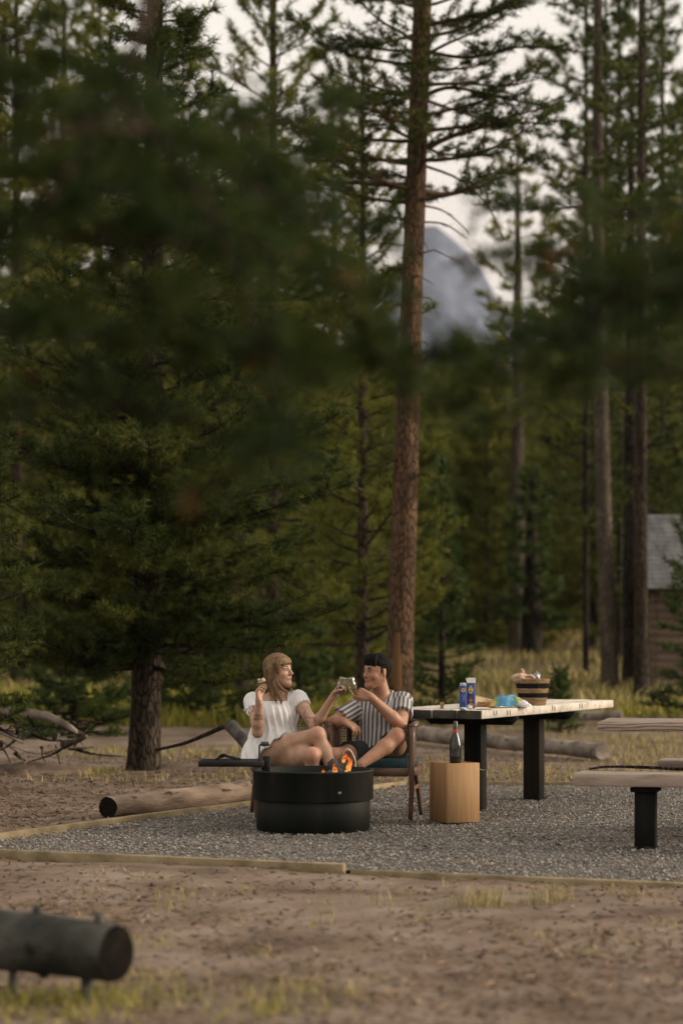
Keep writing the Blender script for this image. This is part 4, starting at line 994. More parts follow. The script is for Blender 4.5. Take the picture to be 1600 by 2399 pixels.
def carton(c, ax, w, d, h, opened, label):
    r = empty('food_carton', c, label, 'carton', 'blue cartons on the white table')
    m = MB(); m.box(c + (0, 0, h / 2), (w, d, h), ax, 0.002); bd = m.build('box', blue, r, smooth=False)
    fc = c - ax[1] * d / 2; A2 = np.array([ax[0], -ax[1], (0, 0, 1)])
    if opened:
        m = MB()
        for sg in (-1, 1):
            V = [c + ax[0] * sg * w / 2 * 0.98 + ax[1] * s_ * d / 2 + (0, 0, h) for s_ in (-1, 1)] + [c + ax[0] * sg * (w / 2 + 0.006) + ax[1] * s_ * d / 2 * 0.8 + (0, 0, h + 0.035) for s_ in (1, -1)]
            m.add(V, [[0, 1, 2, 3]])
        V = [c - ax[1] * d / 2 * 0.98 + ax[0] * s_ * w / 2 + (0, 0, h) for s_ in (-1, 1)] + [c - ax[1] * (d / 2 - 0.006) + ax[0] * s_ * w / 2 * 0.95 + (0, 0, h + 0.030 + 0.006 * s_) for s_ in (1, -1)]; m.add(V, [[0, 1, 2, 3]])
        V = [c + ax[1] * d / 2 * 0.98 + ax[0] * s_ * w / 2 + (0, 0, h) for s_ in (-1, 1)] + [c + ax[1] * (d / 2 + 0.006) + ax[0] * s_ * w / 2 * 0.95 + (0, 0, h + 0.036) for s_ in (1, -1)]; m.add(V, [[0, 1, 2, 3]])
        m.build('flap', whitec, bd, smooth=False)
        m = MB(); flat_disc(m, fc + (0, 0, h * 0.74), A2, w * 0.34, h * 0.17, 0.0015, 20, 0.55); m.build('emblem', gold, bd, smooth=False)
        m = MB(); flat_disc(m, fc + (0, 0, h * 0.72), A2, w * 0.20, h * 0.055, 0.0022); flat_disc(m, fc + (0, 0, h * 0.44), A2, w * 0.16, h * 0.06, 0.0018); m.build('print', brownp, bd, smooth=False)
        m = MB(); flat_disc(m, fc + (0, 0, h * 0.13), A2, w * 0.45, h * 0.12, 0.0016, 20, 0.4); flat_disc(m, fc + (0, 0, h * 0.33), A2, w * 0.26, h * 0.05, 0.0016); m.build('print', orangep, bd, smooth=False)
        # script lettering drawn as a wavy line
        m = MB(); t = np.linspace(-1, 1, 24); m.tube(np.array([fc + A2[1] * 0.0028 + ax[0] * w * 0.24 * u + np.array([0, 0, h * 0.725 + 0.008 * math.sin(u * 11)]) for u in t]), 0.0016, 4); m.build('lettering', M('cream print', [(0.7, 0.6, 0.35), (0.75, 0.65, 0.4)], 9), bd)
    else:
        m = MB(); m.box(c + (0, 0, h + 0.010), (w * 0.9, d * 0.8, 0.022), ax, 0.003); m.build('flap', M('grey white card', [(0.35, 0.36, 0.38), (0.5, 0.5, 0.5)], 40, 0.7), bd, smooth=False)
        m = MB(); flat_disc(m, fc + (0, 0, h * 0.82), A2, w * 0.36, h * 0.085, 0.0015); m.build('emblem', gold, bd, smooth=False)
        m = MB(); flat_disc(m, fc + (0, 0, h * 0.82), A2, w * 0.24, h * 0.03, 0.0022); m.build('print', brownp, bd, smooth=False)
        for k in range(7):
            m = MB(); m.box(fc + A2[1] * 0.0012 + (0, 0, h * (0.36 + 0.04 * k)), (w * (0.62 - 0.1 * (k % 2)), 0.0008, h * 0.014), ax, 0.0002); m.build('print', paleblue, bd, smooth=False)
CA = frame_ax((1, 0.06)); CA2 = frame_ax((1, -0.1))
c1 = on_table(1084, 1661); carton(c1, CA, 0.045, 0.06, 0.165, False, 'closed dark blue carton with a round gold emblem')
c2 = on_table(1103, 1660); carton(c2, CA2, 0.056, 0.07, 0.185, True, 'opened blue carton with white flaps and a gold tulip emblem')
ck = on_table(1035, 1660); m = MB(); m.lathe([(0.0, 0), (0.0135, 0.0), (0.0115, 0.012), (0.0125, 0.022), (0.016, 0.028), (0.0165, 0.040), (0.012, 0.046), (0.0, 0.047)], ck, 16)
m.build('cork', M('cork', [(0.26, 0.16, 0.08), (0.40, 0.27, 0.15)], 60, 0.9, 0.3, 200), loc=ck, label='mushroom shaped cork standing alone on the table', cat='cork')
def crumple(c, r, n=18, m_=10, amp=0.35, ax=None):
    m = MB(); m.ell(c, r, ax, n, m_, amp); return m
# snack box of tan card, cracker sleeve, papers
bx1 = on_table(1138, 1656); A3 = frame_ax((1, -0.18)); tan = M('tan card', [(0.36, 0.25, 0.14), (0.46, 0.34, 0.21)], 14, 0.8); tan2 = M('brown cracker crust', [(0.26, 0.13, 0.05), (0.36, 0.20, 0.08)], 30, 0.8)
r = empty('cracker_tray', bx1, 'low tan tray of crackers with its lid raised, beside the cartons', 'tray')
m = MB(); m.box(bx1 + (0, 0, 0.013), (0.135, 0.09, 0.026), A3, 0.003); m.build('tray', tan2, r, smooth=False)
m = MB(); V = [bx1 + A3[0] * u + A3[1] * v + np.array([0, 0, z]) for (u, v, z) in ((-0.085, -0.02, 0.03), (-0.085, 0.03, 0.085), (0.05, 0.05, 0.045), (0.06, -0.03, 0.028))]
V += [v + np.array([0, 0, 0.004]) for v in V]; m.add(V, [[3, 2, 1, 0], [4, 5, 6, 7], [0, 1, 5, 4], [1, 2, 6, 5], [2, 3, 7, 6], [3, 0, 4, 7]]); m.build('lid', tan, r, smooth=False)
for k in range(7):
    m = MB(); m.box(bx1 + A3[0] * (-0.05 + 0.017 * k) + np.array([0, -0.01, 0.033]), (0.014, 0.05, 0.010), A3, 0.002); m.build('cracker', tan if k % 2 else tan2, r, smooth=False)
for k, (px, py, s_, mt_, lb) in enumerate([(1096, 1661, 0.024, 'w', 'crumpled silver wrapper in front of the cartons'), (1112, 1656, 0.030, 'w', 'crumpled white paper between the cartons and the tray'), (1092, 1655, 0.026, 'o', 'torn orange packet at the foot of the cartons'), (1120, 1652, 0.022, 'k', 'dark folded paper beside the tray'), (1085, 1664, 0.018, 'w', 'small silver wrapper at the table corner')]):
    c = on_table(px, py); mm = {'w': M('crinkled white wrapper', [(0.30, 0.31, 0.34), (0.62, 0.62, 0.63)], 40, 0.4), 'o': orangep, 'k': MAT['iron']}[mt_]
    crumple(c + (0, 0, s_ * 0.55), (s_ * 1.3, s_, s_ * 0.6)).build('wrapper', mm, loc=c, smooth=False, label=lb, cat='wrapper', group='wrappers on the white table')
m = MB(); c = on_table(1134, 1663); m.box(c + (0, 0, 0.004), (0.11, 0.03, 0.006), frame_ax((1, 0.05)), 0.001); m.build('knife_sheath', M('red striped card', [(0.25, 0.06, 0.04), (0.5, 0.42, 0.36)], 30, 0.6, stretch=(1, 6, 1)), loc=c, smooth=False, label='thin red and white paper strip at the near table edge', cat='paper')
# blue snack bag
bgc = on_table(1195, 1657); r = empty('snack_bag', bgc, 'crumpled blue, green and white plastic snack bag lying on the table', 'bag')
n1, n2 = 30, 14; U, Vv = np.meshgrid(np.linspace(-1, 1, n1), np.linspace(-1, 1, n2), indexing='ij')
hgt = 0.085 * np.clip((1 - np.abs(U) ** 3) * (1 - Vv ** 2), 0, 1) ** 0.7 * (1 - 0.35 * np.clip(U, 0, 1)) + 0.010 * vnoise(U * 5, Vv * 4, 0, 61) + 0.006 * vnoise(U * 11, Vv * 8, 0, 62)
XX = 0.155 * U; YY = 0.075 * Vv + 0.01 * vnoise(U * 3, Vv * 3, 0, 63)
i, j = np.meshgrid(np.arange(n1 - 1), np.arange(n2 - 1), indexing='ij'); Q = np.stack([i * n2 + j, (i + 1) * n2 + j, (i + 1) * n2 + j + 1, i * n2 + j + 1], -1).reshape(-1, 4)
m = MB(); m.add(np.stack([bgc[0] + XX, bgc[1] + YY, bgc[2] + 0.004 + np.clip(hgt, 0, 1)], -1).reshape(-1, 3), Q); m.attr.append(('h', ((U + 1) / 2 + 0.05 * vnoise(U * 4, Vv * 4, 0, 64)).ravel()))
bagm = M('printed film', [(0.5, 0.5, 0.5), (0.5, 0.5, 0.5)], 4, 0.28, 0.25, 60, spec=0.5); N, L = bagm.node_tree.nodes, bagm.node_tree.links
at = N.new('ShaderNodeAttribute'); at.attribute_name = 'h'; rp = N.new('ShaderNodeValToRGB'); e = rp.color_ramp.elements
for _ in range(7): e.new(0.5)
for k, (ps, c) in enumerate([(0.0, (0.55, 0.25, 0.05)), (0.08, (0.5, 0.33, 0.06)), (0.15, (0.10, 0.22, 0.05)), (0.24, (0.03, 0.17, 0.33)), (0.45, (0.10, 0.36, 0.55)), (0.58, (0.06, 0.26, 0.42)), (0.66, (0.07, 0.20, 0.06)), (0.72, (0.45, 0.33, 0.07)), (0.80, (0.60, 0.60, 0.62))]): e[k].position = ps; e[k].color = (*c, 1)
L.new(at.outputs['Fac'], rp.inputs[0]); L.new(rp.outputs[0], N[bagm['pr']].inputs['Base Color'])
fb = m.build('film', bagm, r)
m = MB()
for (u0, u1, z0, amp, fq) in ((-0.20, 0.16, 0.052, 0.013, 13), (-0.12, 0.14, 0.036, 0.006, 17)):
    uu = np.linspace(u0, u1, 40); pts = []
    for u in uu:
        pts.append(bgc + np.array([0.155 * u, -0.055 - 0.2 * (0.07 - z0) + 0.002, z0 + amp * math.sin(u * fq * 3)]))
    m.tube(np.array(pts), 0.0022, 4)
m.build('lettering', whitec, fb)
m = crumple(bgc + np.array([0.075, -0.055, 0.022]), (0.05, 0.022, 0.022), 16, 9, 0.3); m.build('clear_pouch', M('clear crinkled film', [(0.42, 0.44, 0.48), (0.66, 0.67, 0.70)], 30, 0.2, spec=0.5), r, smooth=False)
# basket
bk = on_table(1247, 1652); r = empty('straw_basket', bk, 'round woven straw basket with two black stripes on the white table', 'basket')
straw = M('woven straw', [(0.22, 0.135, 0.065), (0.36, 0.235, 0.125), (0.46, 0.32, 0.19)], 26, 0.9, 0.9, 90, (1, 1, 5), 0.1); blk = M('black woven straw', [(0.010, 0.010, 0.010), (0.025, 0.023, 0.02)], 26, 0.9, 0.9, 90, (1, 1, 5), 0.1)
HB, RB, RT = 0.198, 0.094, 0.128
def rz_(z): return RB + (RT - RB) * (z / HB) ** 0.8
bands = [(0.0, 0.058, straw), (0.058, 0.092, blk), (0.092, 0.128, straw), (0.128, 0.164, blk), (0.164, HB, straw)]
for k, (z0, z1, mm) in enumerate(bands):
    nr = max(3, int((z1 - z0) / 0.0095)); m = MB(); prof = []
    for q in range(nr):
        za = z0 + (z1 - z0) * q / nr; zb_ = z0 + (z1 - z0) * (q + 1) / nr
        prof += [(rz_(za) + 0.0005, za), (rz_((za + zb_) / 2) + 0.004, (za + zb_) / 2)]
    prof.append((rz_(z1) + 0.0005, z1)); prof += [(rz_(z1) - 0.008, z1 - 0.0005), (rz_(z0) - 0.008, z0 + 0.0005)]
    m.lathe(prof, bk, 40, closed=True); m.build('band', mm, r)
m = MB(); m.lathe([(0.0, 0.006), (RB - 0.004, 0.004)], bk, 30); m.build('bottom', straw, r)
clo = M('peach cloth napkin', [(0.42, 0.27, 0.19), (0.55, 0.39, 0.29)], 12, 0.95, 0.3, 60)
m = crumple(bk + np.array([-0.095, -0.03, 0.205]), (0.062, 0.07, 0.034), 22, 12, 0.22)
m.tube(spline([bk + (-0.085, -0.04, 0.22), bk + (-0.075, -0.04, 0.255), bk + (-0.09, -0.04, 0.275)], 8), [0.018, 0.014, 0.012, 0.012, 0.010, 0.009, 0.008, 0.004], 7, jitter=0.2)
m.tube(spline([bk + (-0.06, -0.05, 0.21), bk + (-0.02, -0.07, 0.222), bk + (0.01, -0.08, 0.20)], 8), 0.012, 7, jitter=0.2)
m.build('napkin', clo, loc=bk + (-0.09, 0, 0.19), label='crumpled peach napkin spilling over the basket rim', cat='napkin')
crumple(bk + np.array([0.03, -0.02, 0.205]), (0.03, 0.03, 0.04), 14, 8, 0.35).build('foil_packet', M('grey foil', [(0.16, 0.16, 0.19), (0.40, 0.40, 0.44)], 40, 0.35, metal=0.4), loc=bk + (0.03, 0, 0.18), smooth=False, label='crinkled grey foil packet poking out of the basket', cat='packet')
crumple(bk + np.array([0.02, 0.02, 0.15]), (0.09, 0.085, 0.035), 18, 9, 0.2).build('dark_cloth', M('dark brown cloth', [(0.03, 0.022, 0.018), (0.07, 0.05, 0.04)], 20, 0.95), loc=bk + (0, 0, 0.12), label='dark brown cloth down inside the basket', cat='cloth')

# ------------------------------------------------------------------ cabin
CB = np.array([7.25, 44.0, float(ground_z(7.25, 44.0))]) 
cb_ = empty('cabin', (5.3, 41.0, 0.3), 'brown board cabin with grey shingle roof behind the trees at right', 'building')
brd = M('brown siding board', [(0.10, 0.070, 0.052), (0.15, 0.108, 0.082), (0.19, 0.138, 0.105)], 3, 0.85, 0.3, 20, (0.4, 1, 3)); shg = M('grey shingles', [(0.11, 0.107, 0.104), (0.19, 0.187, 0.183), (0.26, 0.254, 0.25)], 3, 0.9, 0.3, 12, (3, 1, 1))
cx0, cx1, cy0, cy1, cz0 = 5.30, 10.5, 40.6, 42.8, -0.05; cze = 2.06; czr = 3.35
nbd = 15
for k in range(nbd):
    z0 = cz0 + (cze + 0.02 - cz0) * k / nbd; h_ = (cze - cz0) / nbd
    m = MB(); m.box(((cx0 + cx1) / 2, cy0 - 0.01 * (k % 2), z0 + h_ / 2), (cx1 - cx0, 0.06, h_ - 0.006), None, 0.004); m.build('siding_board', brd, cb_, smooth=False)
    m = MB(); m.box((cx0 - 0.01 * (k % 2), (cy0 + cy1) / 2, z0 + h_ / 2), (0.06, cy1 - cy0 - 0.07, h_ - 0.006), None, 0.004); m.build('siding_board', brd, cb_, smooth=False)
m = MB(); m.box(((cx0 + cx1) / 2, (cy0 + cy1) / 2, (cze + cz0) / 2), (cx1 - cx0 - 0.09, cy1 - cy0 - 0.09, cze - cz0), None, 0.01); m.build('wall_core', MAT['bark_dark'], cb_, smooth=False)
m = MB(); ymid = (cy0 + cy1) / 2
m.add([(cx0 - 0.2, cy0 - 0.45, cze - 0.06), (cx1 + 0.2, cy0 - 0.45, cze - 0.06), (cx1 + 0.2, ymid, czr - 0.05), (cx0 - 0.2, ymid, czr - 0.05), (cx0 - 0.2, cy1 + 0.45, cze - 0.06), (cx1 + 0.2, cy1 + 0.45, cze - 0.06)], [[0, 1, 2, 3], [3, 2, 5, 4], [0, 3, 4], [1, 5, 2], [0, 4, 5, 1]])
rf = m.build('roof', MAT['bark_dark'], cb_, smooth=False)
sl_ = np.array([0, ymid - cy0 + 0.45, czr - cze]); sl_n = nrm(sl_); nn = np.array([0, -sl_n[2], sl_n[1]]); Ls = np.linalg.norm(sl_)
for k in range(16):
    c = np.array([(cx0 + cx1) / 2, cy0 - 0.45, cze - 0.05]) + sl_n * (Ls * (k + 0.5) / 16) + nn * 0.02
    tilt = nrm(sl_n - nn * 0.09); m = MB(); m.box(c, (cx1 - cx0 + 0.45, Ls / 16 + 0.03, 0.022), np.array([(1, 0, 0), tilt, np.cross((1, 0, 0), tilt)]), 0.004); m.build('shingle_course', shg, rf, smooth=False)

# ------------------------------------------------------------------ chairs
def chair(c, face, label):
    ax = np.array([(-face[1], face[0], 0), (-face[0], -face[1], 0), (0, 0, 1)], float); ax[0] = nrm(ax[0]); ax[1] = nrm(ax[1])   # x: to the sitter's left seen from front, y: backwards
    def P(x, y, z): return c + ax[0] * x + ax[1] * y + np.array([0, 0, z])
    r = empty('armchair', c, label, 'chair', 'wooden cane armchairs')
    hw, hd = 0.285, 0.27
    m = MB(); a = np.linspace(0, math.pi, 25)
    pts = [P(-hw, -hd + 0.02, 0.655)] + [P(-hw * math.cos(t), -0.02 + (hd + 0.02) * math.sin(t), 0.66 + 0.05 * math.sin(t) ** 2) for t in a] + [P(hw, -hd + 0.02, 0.655)]
    m.tube(np.array(pts), 0.021, 10, flat=1.25); m.build('top_rail', MAT['walnut'], r)
    for s in (-1, 1):
        m = MB(); m.tube(spline([P(s * (hw - 0.012), -hd + 0.01, 0), P(s * hw, -hd - 0.005, 0.22), P(s * hw, -hd - 0.012, 0.40), P(s * hw, -hd + 0.02, 0.645)], 12), np.linspace(0.015, 0.023, 12), 8, flat=1.1); m.build('leg', MAT['walnut'], r)
        m = MB(); m.tube(spline([P(s * (hw - 0.015), hd + 0.10, 0), P(s * (hw - 0.03), hd - 0.0, 0.22), P(s * (hw - 0.05), hd - 0.06, 0.40), P(s * (hw - 0.07), hd - 0.075, 0.675)], 12), np.linspace(0.015, 0.021, 12), 8); m.build('leg', MAT['walnut'], r)
        m = MB(); m.box(P(s * (hw - 0.004), 0.01, 0.335), (0.03, 2 * hd - 0.04, 0.06), ax, 0.006); m.build('seat_rail', MAT['walnut'], r, smooth=False)
        m = MB(); m.box(P(s * (hw - 0.012), 0.06, 0.215), (0.018, 2 * hd - 0.02, 0.028), ax, 0.005); m.build('stretcher', MAT['walnut'], r, smooth=False)
    for y in (-hd + 0.012, hd - 0.03): 
        m = MB(); m.box(P(0, y, 0.335), (2 * hw - 0.05, 0.03, 0.06), ax, 0.006); m.build('seat_rail', MAT['walnut'], r, smooth=False)
    m = MB(); m.box(P(0, 0, 0.388), (2 * hw - 0.045, 2 * hd - 0.03, 0.075), ax, 0.022); m.build('cushion', MAT['cushion'], r)
    m = MB(); aa = np.concatenate([[-0.0] , np.linspace(0.12, math.pi - 0.12, 40), [math.pi]])
    def wall(t, z):
        if t <= 0: return P(-hw + 0.004, -hd * 0.6, z)
        if t >= math.pi: return P(hw - 0.004, -hd * 0.6, z)
        return P(-(hw - 0.004) * math.cos(t), -0.02 + (hd - 0.01) * math.sin(t), z)
    for t in np.linspace(0.02, math.pi - 0.02, 54): m.tube([wall(t, 0.40), wall(t, 0.66 + 0.04 * math.sin(t) ** 2)], 0.0028, 3, cap=False)
    for z in np.linspace(0.43, 0.64, 12): m.tube(np.array([wall(t, z) for t in aa]), 0.0028, 3, cap=False)
    for s in (-1, 1):
        for z in np.linspace(0.43, 0.64, 12): m.tube([P(s * (hw - 0.004), -hd + 0.03, z), P(s * (hw - 0.004), -0.02, z)], 0.0028, 3, cap=False)
        for y in np.linspace(-hd + 0.03, -0.03, 12): m.tube([P(s * (hw - 0.004), y, 0.40), P(s * (hw - 0.004), y, 0.655)], 0.0028, 3, cap=False)
    m.build('cane_panel', MAT['cane'], r)
    return r
chair(np.array([-0.345, 17.24, 0.0]), nrm((0.10, -1.0)), 'wooden cane armchair under the woman, left of the pair')
chair(np.array([0.245, 16.98, 0.0]), nrm((-0.16, -1.0)), 'wooden cane armchair with teal cushion under the man')

# ------------------------------------------------------------------ people: implicit bodies turned into one surface
class SDF:
    def __init__(s, lo, hi, h):
        s.lo = np.asarray(lo, float); s.h = h; s.n = np.ceil((np.asarray(hi) - s.lo) / h).astype(int) + 1
        s.F = np.full(s.n, 9.0, np.float32)
    def sub(s, lo, hi, m):
        a = np.clip(np.floor((np.asarray(lo) - m - s.lo) / s.h).astype(int), 0, s.n); b = np.clip(np.ceil((np.asarray(hi) + m - s.lo) / s.h).astype(int) + 1, 0, s.n)
        sl = tuple(slice(x, y) for x, y in zip(a, b))
        g = [(s.lo[k] + s.h * np.arange(a[k], b[k])).astype(np.float32) for k in range(3)]
        return sl, g[0][:, None, None], g[1][None, :, None], g[2][None, None, :]
    def merge(s, sl, d, k):
        A = s.F[sl]
        if k <= 0: s.F[sl] = np.minimum(A, d); return
        h = np.maximum(k - np.abs(A - d), 0) / k
        s.F[sl] = np.minimum(A, d) - h * h * k * 0.25
    def cone(s, a, b, ra, rb, k=0.015, mod=None):
        a, b = np.asarray(a, float), np.asarray(b, float); r = max(ra, rb)
        sl, X, Y, Z = s.sub(np.minimum(a, b) - r, np.maximum(a, b) + r, k + 0.03)
        if 0 in s.F[sl].shape: return
        ba = b - a; L2 = ba @ ba + 1e-12
        t = np.clip(((X - a[0]) * ba[0] + (Y - a[1]) * ba[1] + (Z - a[2]) * ba[2]) / L2, 0, 1)
        d = np.sqrt((X - a[0] - t * ba[0]) ** 2 + (Y - a[1] - t * ba[1]) ** 2 + (Z - a[2] - t * ba[2]) ** 2) - (ra + (rb - ra) * t)
        if mod is not None: d = mod(d, X, Y, Z)
        s.merge(sl, d, k)
    def chain(s, pts, rad, k=0.015):
        for i in range(len(pts) - 1): s.cone(pts[i], pts[i + 1], rad[i], rad[i + 1], k)
    def ell(s, c, r, ax=None, k=0.02, mod=None, neg=False):
        c = np.asarray(c, float); r = np.asarray(r, float); ax = np.eye(3) if ax is None else np.asarray(ax)
        R_ = np.sqrt(((ax * r[:, None]) ** 2).sum(0)); sl, X, Y, Z = s.sub(c - R_, c + R_, k + 0.03)
        if 0 in s.F[sl].shape: return
        x, y, z = X - c[0], Y - c[1], Z - c[2]
        q = [(x * ax[i][0] + y * ax[i][1] + z * ax[i][2]) for i in range(3)]
        k0 = np.sqrt(sum((q[i] / r[i]) ** 2 for i in range(3))); k1 = np.sqrt(sum((q[i] / r[i] ** 2) ** 2 for i in range(3))) + 1e-6
        d = k0 * (k0 - 1) / k1
        if mod is not None: d = mod(d, X, Y, Z)
        if neg:
            A = s.F[sl]; h = np.maximum(k - np.abs(A + d), 0) / k; s.F[sl] = np.maximum(A, -d) + h * h * k * 0.25
        else: s.merge(sl, d, k)
    def grid(s): return s.sub(s.lo, s.lo + s.h * s.n, 0)
    def mesh(s):
        F = s.F; S = F < 0; n = F.shape
        c = np.zeros(tuple(x - 1 for x in n), np.int8); off = [(a, b, d) for a in (0, 1) for b in (0, 1) for d in (0, 1)]
        for (a, b, d) in off: c += S[a:n[0] - 1 + a, b:n[1] - 1 + b, d:n[2] - 1 + d]
        act = (c > 0) & (c < 8); I = np.argwhere(act); idx = np.full(act.shape, -1, np.int64); idx[act] = np.arange(len(I))
        acc = np.zeros((len(I), 3)); cnt = np.zeros(len(I))
        for o0 in off:
            for axn in range(3):
                if o0[axn]: continue
                o1 = list(o0); o1[axn] = 1
                f0 = F[I[:, 0] + o0[0], I[:, 1] + o0[1], I[:, 2] + o0[2]]; f1 = F[I[:, 0] + o1[0], I[:, 1] + o1[1], I[:, 2] + o1[2]]
                mk = (f0 < 0) != (f1 < 0); t = np.where(mk, f0 / np.where(mk, f0 - f1, 1), 0)
                p = np.array(o0, float)[None] + t[:, None] * (np.array(o1) - np.array(o0))[None]
                acc[mk] += p[mk]; cnt[mk] += 1
        V = s.lo + (I + acc / cnt[:, None]) * s.h
        Qs = []
        for axn in range(3):
            b, d = (axn + 1) % 3, (axn + 2) % 3
            sa = [slice(None)] * 3; sb_ = [slice(None)] * 3; sa[axn] = slice(0, -1); sb_[axn] = slice(1, None)
            ch = S[tuple(sa)] != S[tuple(sb_)]; E = np.argwhere(ch); E = E[(E[:, b] > 0) & (E[:, d] > 0) & (E[:, b] < n[b] - 1) & (E[:, d] < n[d] - 1)]
            def cell(db, dd):
                q = E.copy(); q[:, b] += db; q[:, d] += dd; return idx[q[:, 0], q[:, 1], q[:, 2]]
            q = np.stack([cell(-1, -1), cell(0, -1), cell(0, 0), cell(-1, 0)], -1)
            inn = S[E[:, 0], E[:, 1], E[:, 2]]; q[~inn] = q[~inn][:, ::-1]; Qs.append(q)
        m = MB(); m.add(V, np.concatenate(Qs)); return m, V

def axes(f, u):
    f = nrm(f); s_ = nrm(np.cross(u, f)); u = np.cross(f, s_); return np.array([f, s_, u])     # rows: forward, side (person's left), up

def head(sd, c, A, male):
    def P(f, s_, u): return c + A[0] * f + A[1] * s_ + A[2] * u
    k = 1.0
    sd.ell(P(-0.012, 0, 0.030), (0.097, 0.075, 0.083), A, 0.02)
    sd.ell(P(0.018, 0, -0.015), (0.068, 0.062, 0.075), A, 0.03)
    sd.ell(P(0.032, 0, -0.058), (0.052, 0.050, 0.050), A, 0.03)
    sd.ell(P(0.070, 0, -0.096), (0.022, 0.028 if male else 0.020, 0.019), A, 0.025)
    for s_ in (-1, 1):
        sd.cone(P(-0.005, s_ * 0.055, -0.045), P(0.062, s_ * (0.024 if male else 0.017), -0.098), 0.018, 0.015, 0.03)      # jaw
        sd.ell(P(0.055, s_ * 0.036, -0.028), (0.026, 0.024, 0.022), A, 0.02)                           # cheek
        sd.ell(P(0.090, s_ * 0.031, 0.004), (0.016, 0.017, 0.011), A, 0.012, neg=True)                 # eye socket
        sd.ell(P(0.072, s_ * 0.031, 0.003), (0.014, 0.015, 0.012), A, 0.006)                           # eyeball / lids
        sd.cone(P(0.080, s_ * 0.012, 0.022), P(0.070, s_ * 0.045, 0.022), 0.008, 0.007, 0.012)         # brow
        sd.ell(P(-0.012, s_ * 0.077, -0.008), (0.018, 0.007, 0.030), axes(A[0] * 0.9 + A[1] * 0.45 * s_, A[2]), 0.008)
    sd.cone(P(0.082, 0, 0.012), P(0.107, 0, -0.026), 0.008, 0.0105, 0.012)                             # nose
    sd.cone(P(0.097, -0.010, -0.032), P(0.097, 0.010, -0.032), 0.008, 0.008, 0.008)
    sd.cone(P(0.082, -0.016, -0.056), P(0.082, 0.016, -0.056), 0.007, 0.007, 0.010)                    # lips
    sd.cone(P(0.080, -0.013, -0.066), P(0.080, 0.013, -0.066), 0.0075, 0.0075, 0.008)

def hand(sd, w, d, n, side, curl=(30, 35, 25), fan=0.10, thumb=(0.55, 0.75, 0.35), sc=1.0):
    """w wrist, d towards the knuckles, n out of the palm, side +1 if cross(d,n) points to the index finger"""
    d = nrm(d); n = nrm(n - d * (np.asarray(n) @ d)); s_ = np.cross(d, n) * side; w = np.asarray(w, float)
    sd.cone(w - d * 0.02, w + d * 0.015 * sc, 0.021 * sc, 0.022 * sc, 0.012)
    for j, (o, L) in enumerate(((0.030, 0.070), (0.010, 0.078), (-0.011, 0.072), (-0.030, 0.057))):
        kn = w + d * (0.082 - 0.006 * abs(j - 1)) * sc + s_ * o * sc
        sd.cone(w + d * 0.012 * sc + s_ * o * 0.55 * sc, kn, 0.0145 * sc, 0.0105 * sc, 0.012)
        dd = nrm(d + s_ * (1.5 - j) * fan); p = kn; a = 0
        for q, (f, cu) in enumerate(zip((0.46, 0.30, 0.24), curl)):
            a += R(cu + (j * 4)); v = dd * math.cos(a) + n * math.sin(a); e = p + v * L * f * sc
            sd.cone(p, e, (0.0092 - 0.0010 * q) * sc, (0.0084 - 0.0010 * q) * sc, 0.004); p = e
    b = w + d * 0.022 * sc + s_ * 0.022 * sc; t1 = b + nrm(d * thumb[0] + s_ * thumb[1] + n * thumb[2]) * 0.040 * sc
    t2 = t1 + nrm(d * 0.9 + s_ * 0.15 + n * 0.55) * 0.030 * sc; t3 = t2 + nrm(d * 0.8 - s_ * 0.2 + n * 0.7) * 0.024 * sc
    sd.cone(b, t1, 0.015 * sc, 0.0115 * sc, 0.010); sd.cone(t1, t2, 0.0108 * sc, 0.0095 * sc, 0.004); sd.cone(t2, t3, 0.0095 * sc, 0.0075 * sc, 0.004)

def skin_mat(name, base, red):
    m = M(name, [(base[0] * 0.86, base[1] * 0.76, base[2] * 0.72), base, tuple(min(1, c * 1.14) for c in base)], 17, 0.5, 0.12, 160, spec=0.4)
    N, L = m.node_tree.nodes, m.node_tree.links; p = N[m['pr']]; src = p.inputs['Base Color'].links[0].from_socket
    for nm, col in (('blush', red), ('ink', (0.035, 0.028, 0.028))):
        at = N.new('ShaderNodeAttribute'); at.attribute_name = nm; mm = N.new('ShaderNodeMixRGB'); mm.inputs[2].default_value = (*col, 1)
        L.new(at.outputs['Fac'], mm.inputs[0]); L.new(src, mm.inputs[1]); src = mm.outputs[0]
    L.new(src, p.inputs['Base Color'])
    p.inputs['Subsurface Weight'].default_value = 0.12; p.inputs['Subsurface Radius'].default_value = (0.012, 0.005, 0.003)
    return m

